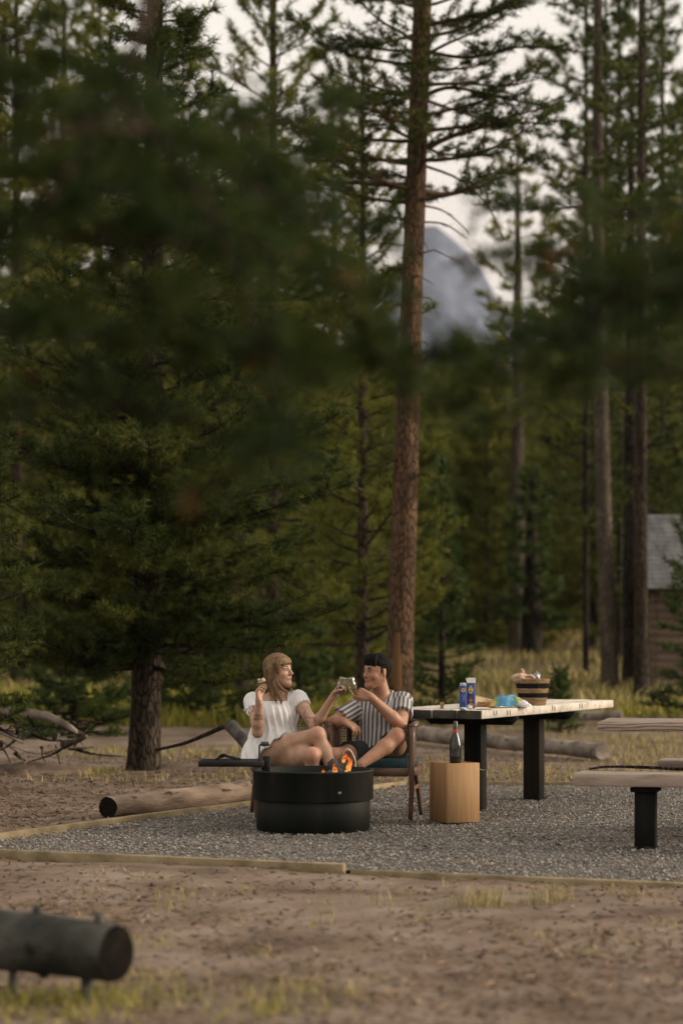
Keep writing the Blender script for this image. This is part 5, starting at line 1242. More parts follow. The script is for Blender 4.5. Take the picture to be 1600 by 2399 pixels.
def face_parts(root, c, A, male, hairmat, irismat):
    def P(f, s_, u): return c + A[0] * f + A[1] * s_ + A[2] * u
    wm = M('eye white', [(0.28, 0.25, 0.23), (0.34, 0.31, 0.29)], 20, 0.3, spec=0.4); lipm = M('lips', [(0.30, 0.12, 0.10), (0.36, 0.15, 0.12)], 40, 0.5)
    for s_ in (-1, 1):
        m = MB(); m.ell(P(0.0755, s_ * 0.031, 0.003), (0.0112, 0.0125, 0.0050), A, 12, 8); e = m.build('eye', wm, root)
        m = MB(); m.ell(P(0.0845, s_ * 0.031 , 0.003), (0.0040, 0.0052, 0.0054), A, 10, 6); m.build('iris', irismat, e)
        m = MB(); m.tube(spline([P(0.083, s_ * 0.020, 0.0105), P(0.0865, s_ * 0.031, 0.0125), P(0.080, s_ * 0.044, 0.008)], 8), 0.0021, 5); m.build('eyelid', irismat, e)
        m = MB(); m.tube(spline([P(0.090, s_ * 0.013, 0.024), P(0.088, s_ * 0.030, 0.029), P(0.074, s_ * 0.047, 0.023)], 10), [0.002, 0.0036, 0.004, 0.004, 0.004, 0.0038, 0.0035, 0.003, 0.0025, 0.001] if male else [0.0015, 0.0025, 0.003, 0.003, 0.003, 0.0028, 0.0025, 0.002, 0.002, 0.001], 6); m.build('eyebrow', hairmat, root)
    m = MB(); m.tube(spline([P(0.070, -0.030, -0.047), P(0.0885, -0.014, -0.0585), P(0.0915, 0, -0.0615), P(0.0885, 0.014, -0.0585), P(0.070, 0.030, -0.047)], 14), np.concatenate([np.linspace(0.001, 0.004, 7), np.linspace(0.004, 0.001, 7)]), 6); mo = m.build('mouth', lipm, root)
    if not male:
        m = MB(); m.tube(spline([P(0.0835, -0.016, -0.0565), P(0.0925, 0, -0.0605), P(0.0835, 0.016, -0.0565)], 9), [0.0012, 0.0022, 0.0026, 0.0028, 0.0028, 0.0028, 0.0026, 0.0022, 0.0012], 5); m.build('teeth', M('teeth', [(0.55, 0.52, 0.47), (0.6, 0.57, 0.52)], 9, 0.4), mo)

UP = np.array([0, 0, 1.0])
def pdist(V, pts):
    """distance of vertices to a polyline"""
    best = np.full(len(V), 9.0)
    for a, b in zip(pts[:-1], pts[1:]):
        ba = b - a; t = np.clip(((V - a) @ ba) / (ba @ ba + 1e-12), 0, 1); best = np.minimum(best, np.linalg.norm(V - a - t[:, None] * ba, axis=1))
    return best
def sm(x, a, b): t = np.clip((x - a) / (b - a), 0, 1); return t * t * (3 - 2 * t)

# ---------------- woman
def woman():
    root = empty('person', (-0.45, 16.9, 0.0), 'person in a white square necked blouse holding a snack and a raised glass', 'person')
    H = 0.0048
    hipR, hipL = W(615, 1770, 16.98), W(667, 1772, 16.96); pel = (hipR + hipL) / 2 + np.array([0, 0.02, 0.02])
    waist, chest, neck = W(641, 1722, 17.03), W(644, 1672, 17.04), W(646, 1630, 17.03)
    shR, shL = W(594, 1645, 17.0), W(698, 1640, 17.03)
    hc = W(653, 1571, 17.0); HA = axes((0.86, -0.50, 0.06), UP + np.array([-0.10, 0.0, 0]))
    TA_ = axes((0.28, -0.95, 0.10), UP + np.array([0.0, 0.08, 0]))
    elR, wrR = W(604, 1716, 16.80), W(607, 1641, 16.72); elL, wrL = W(738, 1702, 16.88), W(780, 1632, 16.77)
    knR, anR = W(744, 1722, 16.70), W(797, 1842, 16.62); knL, anL = W(731, 1770, 16.63), W(733, 1895, 16.70)
    s = SDF((-0.86, 16.38, -0.02), (0.06, 17.28, 1.20), H)
    s.ell(pel, (0.115, 0.165, 0.105), TA_, 0.03); s.ell(waist, (0.095, 0.125, 0.11), TA_, 0.05); s.ell(chest, (0.105, 0.145, 0.125), TA_, 0.05)
    s.cone(shR * 0.8 + shL * 0.2, shL * 0.8 + shR * 0.2, 0.052, 0.052, 0.05); s.cone(neck - UP * 0.03, hc - UP * 0.055 - HA[0] * 0.015, 0.050, 0.046, 0.035)
    head(s, hc, HA, False)
    for (a, e, w) in ((shR, elR, wrR), (shL, elL, wrL)):
        m1 = (a * 2 + e) / 3 + np.array([0, 0, 0.0]); s.chain([a, m1, e], (0.050, 0.043, 0.036), 0.02); m2 = e * 0.72 + w * 0.28; s.chain([e, m2, w], (0.037, 0.037, 0.0225), 0.015)
    hand(s, wrR, (-0.12, 0.0, 1.0), (0.85, -0.25, 0.2), 1, (38, 42, 20), 0.06, (0.75, 0.6, 0.55), 0.93)
    hand(s, wrL, (0.62, -0.15, 0.78), (0.55, -0.55, -0.62), -1, (28, 48, 40), 0.05, (0.6, 0.6, 0.5), 0.93)
    for (h_, k_, a_) in ((hipR, knR, anR), (hipL, knL, anL)):
        mid = h_ * 0.5 + k_ * 0.5; s.chain([h_, mid, k_], (0.086, 0.076, 0.054), 0.03); s.ell(k_ + np.array([0, -0.006, 0.004]), (0.055, 0.055, 0.055), None, 0.02)
        c1 = k_ * 0.68 + a_ * 0.32 + np.array([0, 0.012, 0]); s.chain([k_, c1, a_], (0.049, 0.051, 0.029), 0.02)
    for a_, dr in ((anR, np.array([0.25, -0.35, -0.75])), (anL, np.array([0.2, -0.9, -0.32]))):
        e_ = a_ + nrm(dr) * 0.13; e_[2] = max(e_[2], 0.02); s.cone(a_ - UP * 0.02, e_, 0.030, 0.022, 0.02)
    m, V = s.mesh()
    ink = np.zeros(len(V))
    fw = nrm(wrR - elR)
    for (pts, w) in (([elR + fw * 0.10 + (-.05, -.05, 0), elR + fw * 0.10 + (.05, -.05, 0.006)], 0.006), ([elR + fw * 0.13 + (-.05, -.05, 0), elR + fw * 0.125 + (.03, -.05, 0)], 0.005)):
        ink = np.maximum(ink, 0.5 * (1 - sm(pdist(V * (1, 0.15, 1), [p * (1, 0.15, 1) for p in pts]), w, w + 0.006)))
    def P2(px, py): return W(px, py, 16.9)[[0, 2]]
    def inkline(pxs, w, a):
        q = np.array([P2(*p) for p in pxs]); near = (V[:, 1] < 16.99) & (V[:, 1] > 16.72)
        return np.where(near, a * (1 - sm(pdist(V[:, [0, 2]], list(q)), w, w + 0.005)), 0)
    for pxs, w in (([(716, 1664), (712, 1672), (714, 1682), (722, 1692)], 0.004), ([(714, 1680), (724, 1681), (735, 1682)], 0.003), ([(738, 1684), (739, 1700)], 0.003), ([(720, 1655), (728, 1668), (737, 1684)], 0.0025), ([(587, 1660), (594, 1658), (597, 1664), (590, 1668)], 0.004), ([(603, 1672), (604, 1676)], 0.006)):
        ink = np.maximum(ink, inkline(pxs, w * 0.7, 0.5))
    blush = np.zeros(len(V))
    for k_, r_, a_ in ((knR, 0.06, 0.5), (knL, 0.06, 0.8)): blush = np.maximum(blush, a_ * (1 - sm(np.linalg.norm(V - k_ - (0, -0.05, 0.01), axis=1), 0.01, r_)))
    for s_ in (-1, 1): blush = np.maximum(blush, 0.55 * (1 - sm(np.linalg.norm(V - (hc + HA[0] * 0.07 + HA[1] * 0.035 * s_ - HA[2] * 0.028), axis=1), 0.008, 0.032)))
    m.attr += [('ink', ink), ('blush', blush)]
    m.build('body', skin_mat('light warm skin', (0.41, 0.25, 0.17), (0.42, 0.17, 0.11)), root)
    hairm = M('light brown hair', [(0.075, 0.043, 0.022), (0.16, 0.098, 0.050), (0.29, 0.19, 0.10)], 70, 0.6, 0.5, 120, (1, 1, 0.10), 0.25)
    face_parts(root, hc, HA, False, M('brown brows', [(0.10, 0.06, 0.035), (0.13, 0.08, 0.05)], 40, 0.7), M('dark iris', [(0.03, 0.025, 0.02), (0.05, 0.04, 0.03)], 40, 0.2, spec=0.6))
    # hair
    s = SDF(hc - 0.30, hc + np.array([0.24, 0.24, 0.17]), 0.0042)
    def loc(X, Y, Z):
        q = [X - hc[0], Y - hc[1], Z - hc[2]]; return [sum(q[i] * HA[r_][i] for i in range(3)) for r_ in range(3)]
    def cap(d, X, Y, Z):
        f, sd_, u = loc(X, Y, Z); rid = 0.0022 * np.sin(np.arctan2(sd_, -f + 0.02) * 34 + 6 * u / 0.05) 
        face = np.minimum(f - (0.006 - 0.10 * np.clip(-u, 0, 0.1)) , (0.046 + 0.006 * np.sin(sd_ * 260)) - u)       # open where the face is
        return np.maximum(d + rid, face * 0.8)
    s.ell(hc + HA[0] * -0.008 + HA[2] * 0.030, (0.109, 0.088, 0.096), HA, 0.004, cap)
    def PH(f, sd_, u): return hc + HA[0] * f + HA[1] * sd_ + HA[2] * u
    for s_ in (-1, 1):
        for (p, r_) in (([(-0.014, 0.074, 0.02), (-0.026, 0.076, -0.06), (-0.034, 0.066, -0.105), (-0.03, 0.058, -0.14)], (0.022, 0.021, 0.016, 0.004)), ([(-0.050, 0.045, 0.0), (-0.056, 0.045, -0.07), (-0.05, 0.043, -0.12), (-0.04, 0.04, -0.155)], (0.040, 0.032, 0.022, 0.006)),
                        ([(0.014, 0.074, 0.025), (0.006, 0.077, -0.035), (-0.002, 0.074, -0.095), (0.012, 0.062, -0.15)], (0.012, 0.011, 0.010, 0.004)), ([(0.045, 0.062, 0.045), (0.044, 0.068, 0.015), (0.034, 0.072, -0.02)], (0.013, 0.010, 0.003))):
            q = spline([PH(f, s_ * a, u) for f, a, u in p], 9); s.chain(list(q), np.interp(np.linspace(0, 1, 9), np.linspace(0, 1, len(r_)), r_), 0.012)
    for (p, r_) in (([(0.01, -0.08, -0.08), (0.03, -0.085, -0.15), (0.05, -0.080, -0.20), (0.045, -0.075, -0.235)], (0.016, 0.016, 0.010, 0.003)), ([(0.02, 0.06, -0.12), (0.055, 0.03, -0.135), (0.085, 0.01, -0.14), (0.095, 0.0, -0.165)], (0.012, 0.010, 0.008, 0.003)),
                    ([(0.02, -0.08, -0.06), (0.05, -0.07, -0.12), (0.075, -0.05, -0.145), (0.09, -0.05, -0.16)], (0.010, 0.010, 0.008, 0.003)), ([(-0.02, -0.09, -0.10), (0.0, -0.095, -0.17), (0.02, -0.09, -0.225)], (0.014, 0.012, 0.003))):
        q = spline([PH(*t) for t in p], 9); s.chain(list(q), np.interp(np.linspace(0, 1, 9), np.linspace(0, 1, len(r_)), r_), 0.006)
    for k in range(15):      # fringe
        a = -0.062 + k * 0.124 / 14; f0 = 0.082 - 6.0 * a * a; ln = RNG.uniform(0.028, 0.046)
        s.cone(PH(f0 * 0.93, a * 0.9, 0.075), PH(f0 + 0.006, a * 1.08 + RNG.normal(0, 0.003), 0.070 - ln), 0.011, 0.003, 0.004)
    m, V = s.mesh(); ho = m.build('hair', hairm, root)
    m = MB()
    for k in range(60):
        sg = -1 if k % 3 else 1; a0 = PH(RNG.uniform(-0.05, 0.03), sg * RNG.uniform(0.075, 0.095), RNG.uniform(-0.03, 0.03))
        b0 = a0 - HA[2] * RNG.uniform(0.06, 0.10) + RNG.normal(0, 0.008, 3); c0 = b0 - HA[2] * RNG.uniform(0.05, 0.10) + HA[0] * RNG.uniform(-0.01, 0.05) + RNG.normal(0, 0.012, 3)
        m.tube(spline([a0, b0, c0], 8), np.linspace(0.0022, 0.0008, 8), 4, cap=False)
    tag(m.build('loose_strands', hairm, ho), kind='stuff')
    # blouse
    s = SDF((-0.86, 16.62, 0.36), (-0.20, 17.30, 0.95), 0.0046)
    cx = (waist + chest) / 2
    def fold(d, X, Y, Z):
        ang = np.arctan2(Y - 17.04, X - cx[0]); low = np.clip((0.86 - Z) / 0.2, 0, 1)
        return d - 0.0095 * low * np.sin(ang * 19 + 4 * np.sin(Z * 9) + 2.0 * vnoise(X * 9, Y * 9, Z * 4, 71)) - 0.005 * vnoise(X * 24, Y * 24, Z * 10, 72)
    s.ell(chest + UP * 0.02, (0.118, 0.150, 0.118), TA_, 0.03, fold); s.ell(chest + TA_[0] * 0.035 - UP * 0.01, (0.100, 0.135, 0.09), TA_, 0.05, fold)
    s.cone(chest - UP * 0.02, waist - UP * 0.01, 0.138, 0.150, 0.05, fold); s.ell(waist - UP * 0.035, (0.145, 0.170, 0.105), TA_, 0.05, fold)
    s.cone(shR * 0.8 + shL * 0.2, shL * 0.8 + shR * 0.2, 0.060, 0.060, 0.03)
    neckz = W(645, 1638, 17.0)[2]
    sl, X, Y, Z = s.grid(); scoop = np.minimum(Z - (neckz - 0.012), np.minimum((X - (neck[0] - 0.092)) * 1.0, (neck[0] + 0.082) - X)); s.F = np.maximum(s.F, scoop).astype(np.float32)
    # skirt part over the hips, hem rising to the right
    def skirt(d, X, Y, Z):
        ang = np.arctan2(Y - 17.0, X - pel[0]); d = d - 0.009 * np.sin(ang * 15 + 3 * np.sin(Z * 14)) - 0.004 * vnoise(X * 22, Y * 22, Z * 12, 73)
        hemz = 0.395 + 0.085 * sm(X, -0.60, -0.555) + np.clip((X + 0.557) * 0.78, 0, 0.3) + 0.008 * np.sin(X * 90)
        return np.maximum(d, (hemz - Z) * 0.8)
    s.cone(waist - UP * 0.03, pel + np.array([-0.035, -0.02, -0.05]), 0.150, 0.185, 0.03, skirt)
    s.cone(pel + np.array([-0.09, -0.05, 0.02]), pel + np.array([-0.11, -0.06, -0.10]), 0.105, 0.115, 0.03, skirt)
    s.cone(hipR + np.array([-0.01, -0.01, 0.01]), hipR * 0.45 + knR * 0.55 + np.array([0, 0, 0.006]), 0.108, 0.088, 0.03, skirt)
    # puffed sleeves
    for (a, e, L_) in ((shR, elR, 0.085), (shL, elL, 0.065)):
        u = nrm(e - a); b = a + u * L_
        def slv(d, X, Y, Z, u=u, b=b, a=a):
            t = (X - b[0]) * u[0] + (Y - b[1]) * u[1] + (Z - b[2]) * u[2]
            ang = np.arctan2(Y - a[1], X - a[0]); d = d - 0.004 * np.sin(ang * 22 + Z * 60)
            return np.maximum(d, t)
        s.cone(a + u * 0.0 + UP * 0.004, b + u * 0.03, 0.068, 0.062, 0.02, slv)
    m, V = s.mesh()
    cot = M('white crinkled cotton', [(0.66, 0.655, 0.66), (0.76, 0.755, 0.75)], 20, 0.9, 0.35, 90, spec=0.15)
    bl = m.build('blouse', cot, root)
    m = MB(); t_ = W(583, 1662, 16.9)
    for (a, b_, c_) in (((0, 0, 0), (-0.02, -0.01, 0.012), (-0.035, 0, -0.012)), ((0, 0, 0), (0.02, -0.02, 0.012), (0.016, -0.01, -0.012)), ((0, 0, 0), (-0.01, -0.02, -0.02), (0.006, -0.02, -0.045)), ((0, 0, 0), (0.012, -0.015, -0.016), (0.02, -0.015, -0.025))):
        m.tube(spline([t_ + np.array(a), t_ + np.array(b_), t_ + np.array(c_)], 8), 0.0038, 5)
    m.build('sleeve_tie', cot, bl)
    # snack in the hand
    fc = W(613, 1597, 16.70); m = MB(); m.ell(fc, (0.030, 0.018, 0.008), axes((0.9, -0.2, 0.35), UP), 14, 6, 0.06)
    for k in range(7): m.ell(fc + np.array([RNG.uniform(-.02, .02), -0.006 + RNG.uniform(-.01, .01), 0.010 + RNG.uniform(-.004, .008)]), RNG.uniform(0.006, 0.012), None, 8, 6, 0.25)
    m.build('cracker_snack', M('cracker with cheese', [(0.40, 0.24, 0.11), (0.55, 0.40, 0.25), (0.62, 0.55, 0.42)], 45, 0.8), loc=fc, label='small topped cracker held up beside the woman\'s hair', cat='snack')
woman()

# ---------------- man
def man():
    root = empty('person', (0.28, 16.9, 0.0), 'person in a grey and white striped shirt and dark shorts clinking a glass', 'person')
    hipR, hipL = W(862, 1770, 17.03), W(918, 1770, 17.03); pel = (hipR + hipL) / 2 + np.array([0, 0.02, 0.02])
    waist, chest, neck = W(888, 1730, 17.06), W(893, 1675, 17.07), W(897, 1630, 17.06)
    shR, shL = W(842, 1655, 17.06), W(945, 1644, 17.04)
    hc = W(882, 1573, 17.0); HA = axes((-0.80, -0.60, -0.04), UP + np.array([0.02, 0, 0]))
    TA_ = axes((-0.22, -0.97, 0.12), UP + np.array([0.03, 0.12, 0]))
    elL, wrL = W(939, 1699, 16.80), W(868, 1633, 16.72); elR, wrR = W(778, 1694, 16.93), W(806, 1690, 16.73)
    knL, anL = W(929, 1726, 16.70), W(846, 1790, 16.54); knR, anR = W(782, 1772, 16.72), W(795, 1890, 16.86)
    s = SDF((-0.14, 16.34, -0.02), (0.56, 17.30, 1.20), 0.0048)
    s.ell(pel, (0.115, 0.165, 0.105), TA_, 0.03); s.ell(waist, (0.11, 0.145, 0.11), TA_, 0.05); s.ell(chest, (0.115, 0.165, 0.135), TA_, 0.05)
    s.cone(shR * 0.8 + shL * 0.2, shL * 0.8 + shR * 0.2, 0.06, 0.06, 0.05); s.cone(neck - UP * 0.03, hc - UP * 0.05 - HA[0] * 0.012, 0.060, 0.055, 0.035)
    head(s, hc, HA, True)
    for (a, e, w) in ((shR, elR, wrR), (shL, elL, wrL)):
        s.chain([a, (a * 2 + e) / 3, e], (0.060, 0.052, 0.042), 0.02); s.chain([e, e * 0.72 + w * 0.28, w], (0.043, 0.045, 0.028), 0.015)
    hand(s, wrL, (-0.92, 0.0, 0.34), (-0.15, 0.98, -0.1), 1, (38, 45, 30), 0.04, (0.8, 0.45, 0.3), 1.0)
    hand(s, wrR, (0.80, -0.15, -0.42), (-0.35, 0.45, -0.80), 1, (18, 26, 18), 0.10, (0.6, 0.6, 0.2), 1.0)
    for (h_, k_, a_) in ((hipR, knR, anR), (hipL, knL, anL)):
        s.chain([h_, (h_ + k_) / 2, k_], (0.092, 0.080, 0.058), 0.03); s.ell(k_ + np.array([0, -0.006, 0.002]), (0.058, 0.058, 0.058), None, 0.02)
        c1 = k_ * 0.68 + a_ * 0.32 + np.array([0, 0.0, -0.010]); s.chain([k_, c1, a_], (0.052, 0.055, 0.033), 0.02)
    m, V = s.mesh()
    blush = np.zeros(len(V)); ink = np.zeros(len(V))
    for k_, a_ in ((knL, 0.6), (elL, 0.4)): blush = np.maximum(blush, a_ * (1 - sm(np.linalg.norm(V - k_ - (0, -0.04, 0.01), axis=1), 0.01, 0.06)))
    jaw = hc + HA[0] * 0.05 - HA[2] * 0.075; ink = np.maximum(ink, 0.22 * (1 - sm(np.linalg.norm((V - jaw), axis=1), 0.03, 0.05)))
    m.attr += [('ink', ink), ('blush', blush)]
    m.build('body', skin_mat('tanned skin', (0.33, 0.175, 0.108), (0.36, 0.13, 0.08)), root)
    hairm = M('near black hair', [(0.0025, 0.0022, 0.002), (0.006, 0.005, 0.0042), (0.013, 0.010, 0.008)], 60, 0.7, 0.3, 120, (1, 1, 0.3), 0.06)
    face_parts(root, hc, HA, True, hairm, M('black iris', [(0.015, 0.012, 0.01), (0.03, 0.024, 0.02)], 40, 0.2, spec=0.6))
    s = SDF(hc - 0.17, hc + 0.19, 0.0042)
    def PH(f, sd_, u): return hc + HA[0] * f + HA[1] * sd_ + HA[2] * u
    def cap(d, X, Y, Z):
        q = [X - hc[0], Y - hc[1], Z - hc[2]]; f, sd_, u = [sum(q[i] * HA[r_][i] for i in range(3)) for r_ in range(3)]
        rid = 0.0022 * np.sin(sd_ * 300 + 20 * f + 3 * vnoise(X * 30, Y * 30, Z * 30, 81))
        hl = 0.040 + 0.55 * (f - 0.03) + 0.003 * np.sin(sd_ * 170 + 1)
        face = np.minimum(f - (0.030 - 0.45 * np.clip(np.abs(sd_) - 0.045, 0, 1)), (hl - u) * 0.88)
        burn = np.minimum(f - 0.004, -0.006 - u); ear = np.minimum(np.minimum(f + 0.032, 0.006 - f), 0.022 - u); nape = -0.060 - u
        return np.maximum(np.maximum(d + rid, face), np.maximum(np.maximum(burn, ear), nape))
    s.ell(PH(-0.014, 0, 0.027), (0.104, 0.0805, 0.102), HA, 0.004, cap)
    for k in range(22):      # swept fringe
        a = -0.062 + k * 0.124 / 21; f0 = 0.083 - 5.6 * a * a
        s.chain(list(spline([PH(f0 * 0.62, a * 0.75 - 0.006, 0.110), PH(f0 * 0.93, a * 0.95, 0.090), PH(f0 + 0.001, a * 1.0 + 0.008, 0.052 + RNG.normal(0, 0.005) - 0.06 * a)], 6)), np.linspace(0.012, 0.003, 6), 0.010)
    m, V = s.mesh(); m.build('hair', hairm, root)
    # shirt: the stripe coordinate is carried on the mesh
    s = SDF((-0.14, 16.66, 0.36), (0.58, 17.34, 0.98), 0.0046)
    def fold(d, X, Y, Z): return d - 0.006 * vnoise(X * 10 + Z * 6, Y * 9, Z * 9, 91) - 0.004 * vnoise(X * 22 - Z * 10, Y * 18, Z * 20, 92)
    s.ell(chest, (0.130, 0.178, 0.150), TA_, 0.03, fold); s.cone(chest - UP * 0.03, waist, 0.145, 0.152, 0.05, fold); s.ell(chest + TA_[0] * 0.02, (0.125, 0.165, 0.12), TA_, 0.04, fold)
    s.cone(shR * 0.85 + shL * 0.15, shL * 0.85 + shR * 0.15, 0.068, 0.068, 0.03, fold)
    def hem(d, X, Y, Z):
        hz = W(0, 1752, 16.9)[2] + 0.25 * np.clip(X - 0.18, 0, 0.12) + 0.006 * np.sin(X * 60); return np.maximum(fold(d, X, Y, Z), (hz - Z) * 0.9)
    s.cone(waist, pel + UP * 0.0 + TA_[0] * 0.01, 0.155, 0.165, 0.03, hem)
    nk = neck + np.array([-0.01, -0.06, 0.0])
    sl, X, Y, Z = s.grid()
    vv = np.minimum(Z - (neck[2] - 0.010), 0.078 - np.abs(X - neck[0]));                                  # round the neck
    t_ = (neck[2] + 0.01 - Z); vneck = np.minimum(np.minimum((0.052 - 0.62 * np.clip(t_, 0, 1)) - np.abs(X - (nk[0] - 0.05 * 0 + 0.0)), 0.085 - t_), 17.02 - Y)
    s.F = np.maximum(s.F, np.maximum(vv, vneck)).astype(np.float32)
    for (a, e, L_, r1) in ((shR, elR, 0.175, 0.072), (shL, elL, 0.165, 0.074)):
        u = nrm(e - a); b = a + u * L_
        def slv(d, X, Y, Z, u=u, b=b): return np.maximum(fold(d, X, Y, Z), (X - b[0]) * u[0] + (Y - b[1]) * u[1] + (Z - b[2]) * u[2])
        s.cone(a, b + u * 0.03, 0.070, r1, 0.025, slv)
    # collar
    for s_ in (-1, 1):
        q = spline([neck + np.array([0.0, 0.06, 0.030]), neck + np.array([s_ * 0.062, 0.01, 0.026]), neck + np.array([s_ * 0.064, -0.05, 0.006]), neck + np.array([s_ * 0.045, -0.095, -0.030])], 9); s.chain(list(q), np.linspace(0.014, 0.011, 9), 0.006)
    m, V = s.mesh()
    rel = V - chest; u_t = rel @ TA_[1] + 0.10 * (rel @ TA_[2]) * 0 + 0.012 * vnoise(V[:, 0] * 6, V[:, 1] * 6, V[:, 2] * 6, 93)
    uu = u_t.copy()
    for (a, e) in ((shR, elR), (shL, elL)):
        ud = nrm(e - a); rl = V - a; t = rl @ ud; lat = nrm(np.cross(ud, (0, 1.0, 0))); f = sm(t, 0.02, 0.05) * (1 - sm(np.linalg.norm(rl - t[:, None] * ud, axis=1), 0.085, 0.10))
        uu = np.where(f > 0.5, rl @ lat + 0.07, uu)
    m.attr.append(('stripe', uu))
    sh = M('striped shirt cloth', [(0.5, 0.5, 0.5), (0.5, 0.5, 0.5)], 5, 0.9, 0.25, 120, spec=0.15); N, L = sh.node_tree.nodes, sh.node_tree.links
    at = N.new('ShaderNodeAttribute'); at.attribute_name = 'stripe'; mu = N.new('ShaderNodeMath'); mu.operation = 'MULTIPLY'; mu.inputs[1].default_value = 1 / 0.030; fr_ = N.new('ShaderNodeMath'); fr_.operation = 'FRACT'
    L.new(at.outputs['Fac'], mu.inputs[0]); L.new(mu.outputs[0], fr_.inputs[0]); rp = N.new('ShaderNodeValToRGB'); e = rp.color_ramp.elements
    for _ in range(4): e.new(0.5)
    dk, lt, md = (0.105, 0.098, 0.105), (0.58, 0.56, 0.54), (0.22, 0.21, 0.22)
    for k, (ps, c) in enumerate([(0, dk), (0.44, dk), (0.50, lt), (0.68, md), (0.76, lt), (0.97, dk)]): e[k].position = ps; e[k].color = (*c, 1)
    L.new(fr_.outputs[0], rp.inputs[0]); L.new(rp.outputs[0], N[sh['pr']].inputs['Base Color'])
    so_ = m.build('shirt', sh, root)
    # shorts
    s = SDF((-0.14, 16.6, 0.30), (0.56, 17.3, 0.66), 0.005)
    def fs(d, X, Y, Z): return d - 0.005 * vnoise(X * 14, Y * 14, Z * 14, 95)
    s.ell(pel, (0.128, 0.175, 0.112), TA_, 0.03, fs)
    for (h_, k_, L_) in ((hipR, knR, 0.23), (hipL, knL, 0.20)):
        u = nrm(k_ - h_); b = h_ + u * L_
        def lg(d, X, Y, Z, u=u, b=b): return np.maximum(fs(d, X, Y, Z), (X - b[0]) * u[0] + (Y - b[1]) * u[1] + (Z - b[2]) * u[2])
        s.cone(h_, b + u * 0.03, 0.104, 0.106, 0.03, lg)
    m, V = s.mesh(); m.build('shorts', M('dark green grey shorts', [(0.016, 0.022, 0.020), (0.032, 0.040, 0.036)], 12, 0.9, 0.2, 90), root)
    # shoes: the crossed foot shows its sole
    shoe_u = M('pale canvas shoe', [(0.42, 0.36, 0.31), (0.52, 0.46, 0.40)], 30, 0.8); sole = M('brown rubber sole', [(0.085, 0.048, 0.033), (0.14, 0.08, 0.055)], 40, 0.8, 0.4, 120)
    sc0 = W(820, 1796, 16.47); FA = axes((-0.16, -0.05, 0.97), (-0.12, -0.98, -0.08))      # forward = toe direction, up = out of the sole
    m = MB(); n = 28; ring = []
    for k in range(n):
        a = k * 2 * math.pi / n; w = 0.046 * (1 - 0.16 * math.cos(a + 0.3) * -1 * 0.6); ring.append((0.125 * math.cos(a), (0.047 if math.cos(a) > 0 else 0.038) * math.sin(a)))
    def SP(f, s_, u): return sc0 + FA[0] * f + FA[1] * s_ + FA[2] * u
    V = [SP(f, s_, -0.012) for f, s_ in ring] + [SP(f * 0.985, s_ * 0.97, 0.012) for f, s_ in ring] + [SP(0, 0, 0.013)]
    m.add(V, [[k, (k + 1) % n, n + (k + 1) % n, n + k][::-1] for k in range(n)]); shoe = m.build('shoe', shoe_u, root)
    m = MB(); m.add([SP(f * 0.93, s_ * 0.88, 0.0125) for f, s_ in ring] + [SP(0, 0, 0.0135)], [[k, (k + 1) % n, n] for k in range(n)]); m.build('sole', sole, shoe, smooth=False)
    m = MB(); m.add([SP(f, s_, 0.012) for f, s_ in ring] + [SP(0, 0, 0.0118)], [[k, (k + 1) % n, n] for k in range(n)]); m.build('sole_edge', shoe_u, shoe, smooth=False)
    m = MB(); m.ell(SP(0.02, 0, -0.030), (0.10, 0.040, 0.034), FA, 16, 10); m.ell(SP(-0.06, 0, -0.035), (0.06, 0.038, 0.045), FA, 16, 10); m.build('upper', shoe_u, shoe)
    # standing foot
    m = MB(); a_ = anR; m.ell(a_ + np.array([0, -0.06, -0.035]), (0.042, 0.12, 0.035), None, 16, 10); m.ell(a_ + np.array([0, -0.07, -0.055]), (0.045, 0.135, 0.016), None, 18, 8); m.build('shoe', shoe_u, root)
man()

# ---------------- glasses
glassm = bpy.data.materials.new('clear glass'); glassm.use_nodes = True
N, L = glassm.node_tree.nodes, glassm.node_tree.links; N.clear()
out = N.new('ShaderNodeOutputMaterial'); gl = N.new('ShaderNodeBsdfGlass'); gl.inputs['Roughness'].default_value = 0.02; gl.inputs['IOR'].default_value = 1.45
tr = N.new('ShaderNodeBsdfTransparent'); mx = N.new('ShaderNodeMixShader'); mx.inputs[0].default_value = 0.30; L.new(tr.outputs[0], mx.inputs[1]); L.new(gl.outputs[0], mx.inputs[2]); L.new(mx.outputs[0], out.inputs[0])
winem = bpy.data.materials.new('pale sparkling wine'); winem.use_nodes = True
N, L = winem.node_tree.nodes, winem.node_tree.links; p = N['Principled BSDF']; p.inputs['Base Color'].default_value = (0.75, 0.56, 0.36, 1); p.inputs['Transmission Weight'].default_value = 0.9; p.inputs['Roughness'].default_value = 0.05; p.inputs['IOR'].default_value = 1.2
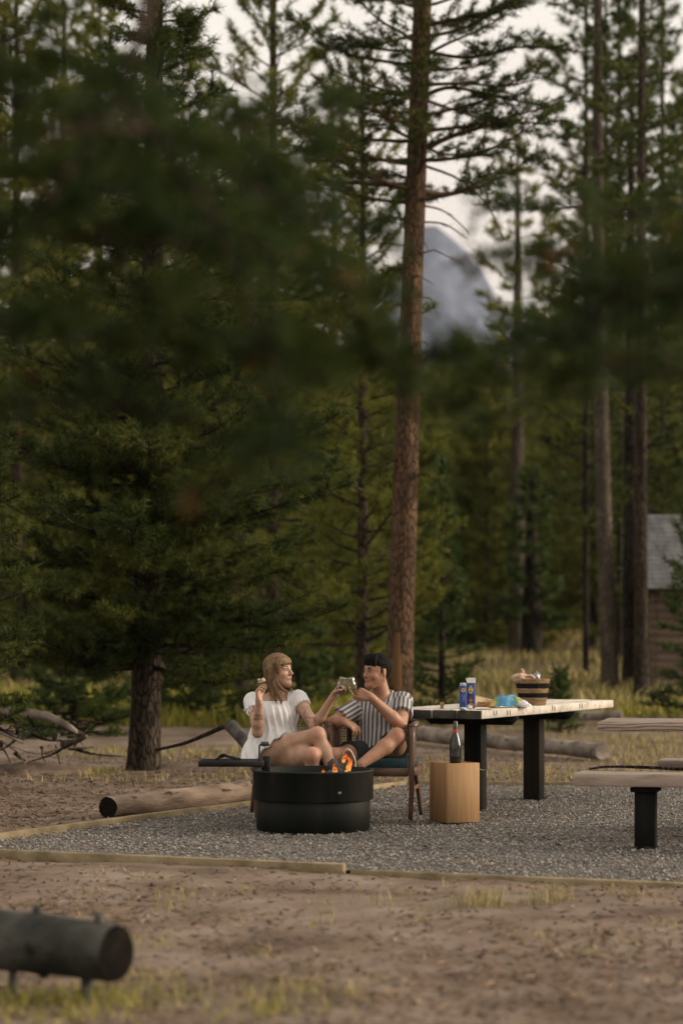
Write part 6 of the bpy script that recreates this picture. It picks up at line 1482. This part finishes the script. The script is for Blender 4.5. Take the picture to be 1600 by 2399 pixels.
def wine_glass(foot, rim, label):
    z = nrm(rim - foot); x = nrm(np.cross(z, (0, 1, 0))); ax = np.array([x, np.cross(z, x), z]); Lg = np.linalg.norm(rim - foot)
    r = empty('wine_glass', foot, label, 'glass', 'clinking wine glasses')
    b0 = Lg * 0.40
    prof = [(0.0045, b0 - 0.004), (0.010, b0 + 0.003), (0.022, b0 + 0.018), (0.0285, b0 + 0.042), (0.0285, b0 + 0.065), (0.025, Lg - 0.01), (0.0235, Lg)]
    m = MB(); m.lathe(prof + [(r_ - 0.0014, z_) for r_, z_ in prof[::-1][:-1]], foot, 28, ax); m.build('bowl', glassm, r)
    m = MB(); m.lathe([(0.0225, Lg - 0.001), (0.0238, Lg + 0.0012), (0.0248, Lg - 0.001), (0.0236, Lg - 0.003)], foot, 28, ax, closed=True); m.build('rim', M('glass rim', [(0.42, 0.42, 0.40), (0.5, 0.5, 0.48)], 9, 0.15, spec=0.6), r)
    m = MB(); m.lathe([(0.0045, b0), (0.0035, b0 - 0.015), (0.0035, 0.012), (0.006, 0.005)], foot, 12, ax); m.build('stem', glassm, r)
    m = MB(); m.lathe([(0.006, 0.006), (0.030, 0.0015), (0.0315, 0.0), (0.0, 0.0)], foot, 28, ax); m.build('foot', glassm, r)
    m = MB(); m.lathe([(0.0, b0 + 0.003), (0.009, b0 + 0.005), (0.0200, b0 + 0.019), (0.0262, b0 + 0.040), (0.0262, b0 + 0.048), (0.0, b0 + 0.048)], foot, 24, ax); m.build('wine', winem, r)
wine_glass(W(787, 1655, 16.72), W(804, 1588, 16.74), 'glass raised in the woman\'s hand, tilted to the right')
wine_glass(W(836, 1654, 16.74), W(821, 1588, 16.74), 'glass held by the man, leaning against the other glass')

# ------------------------------------------------------------------ evening haze in the air
hz = MB(); hz.box((200, 2150, 330), (7000, 4700, 760), None, 0.0)
hm = bpy.data.materials.new('thin evening haze'); hm.use_nodes = True
N, L = hm.node_tree.nodes, hm.node_tree.links; N.clear()
out = N.new('ShaderNodeOutputMaterial'); pv_ = N.new('ShaderNodeVolumePrincipled'); pv_.inputs['Color'].default_value = (0.78, 0.86, 1.0, 1); pv_.inputs['Density'].default_value = 0.00007; pv_.inputs['Anisotropy'].default_value = 0.2
L.new(pv_.outputs[0], out.inputs['Volume'])
hz.build('haze', hm, label='thin blue evening haze filling the air', kind='stuff')
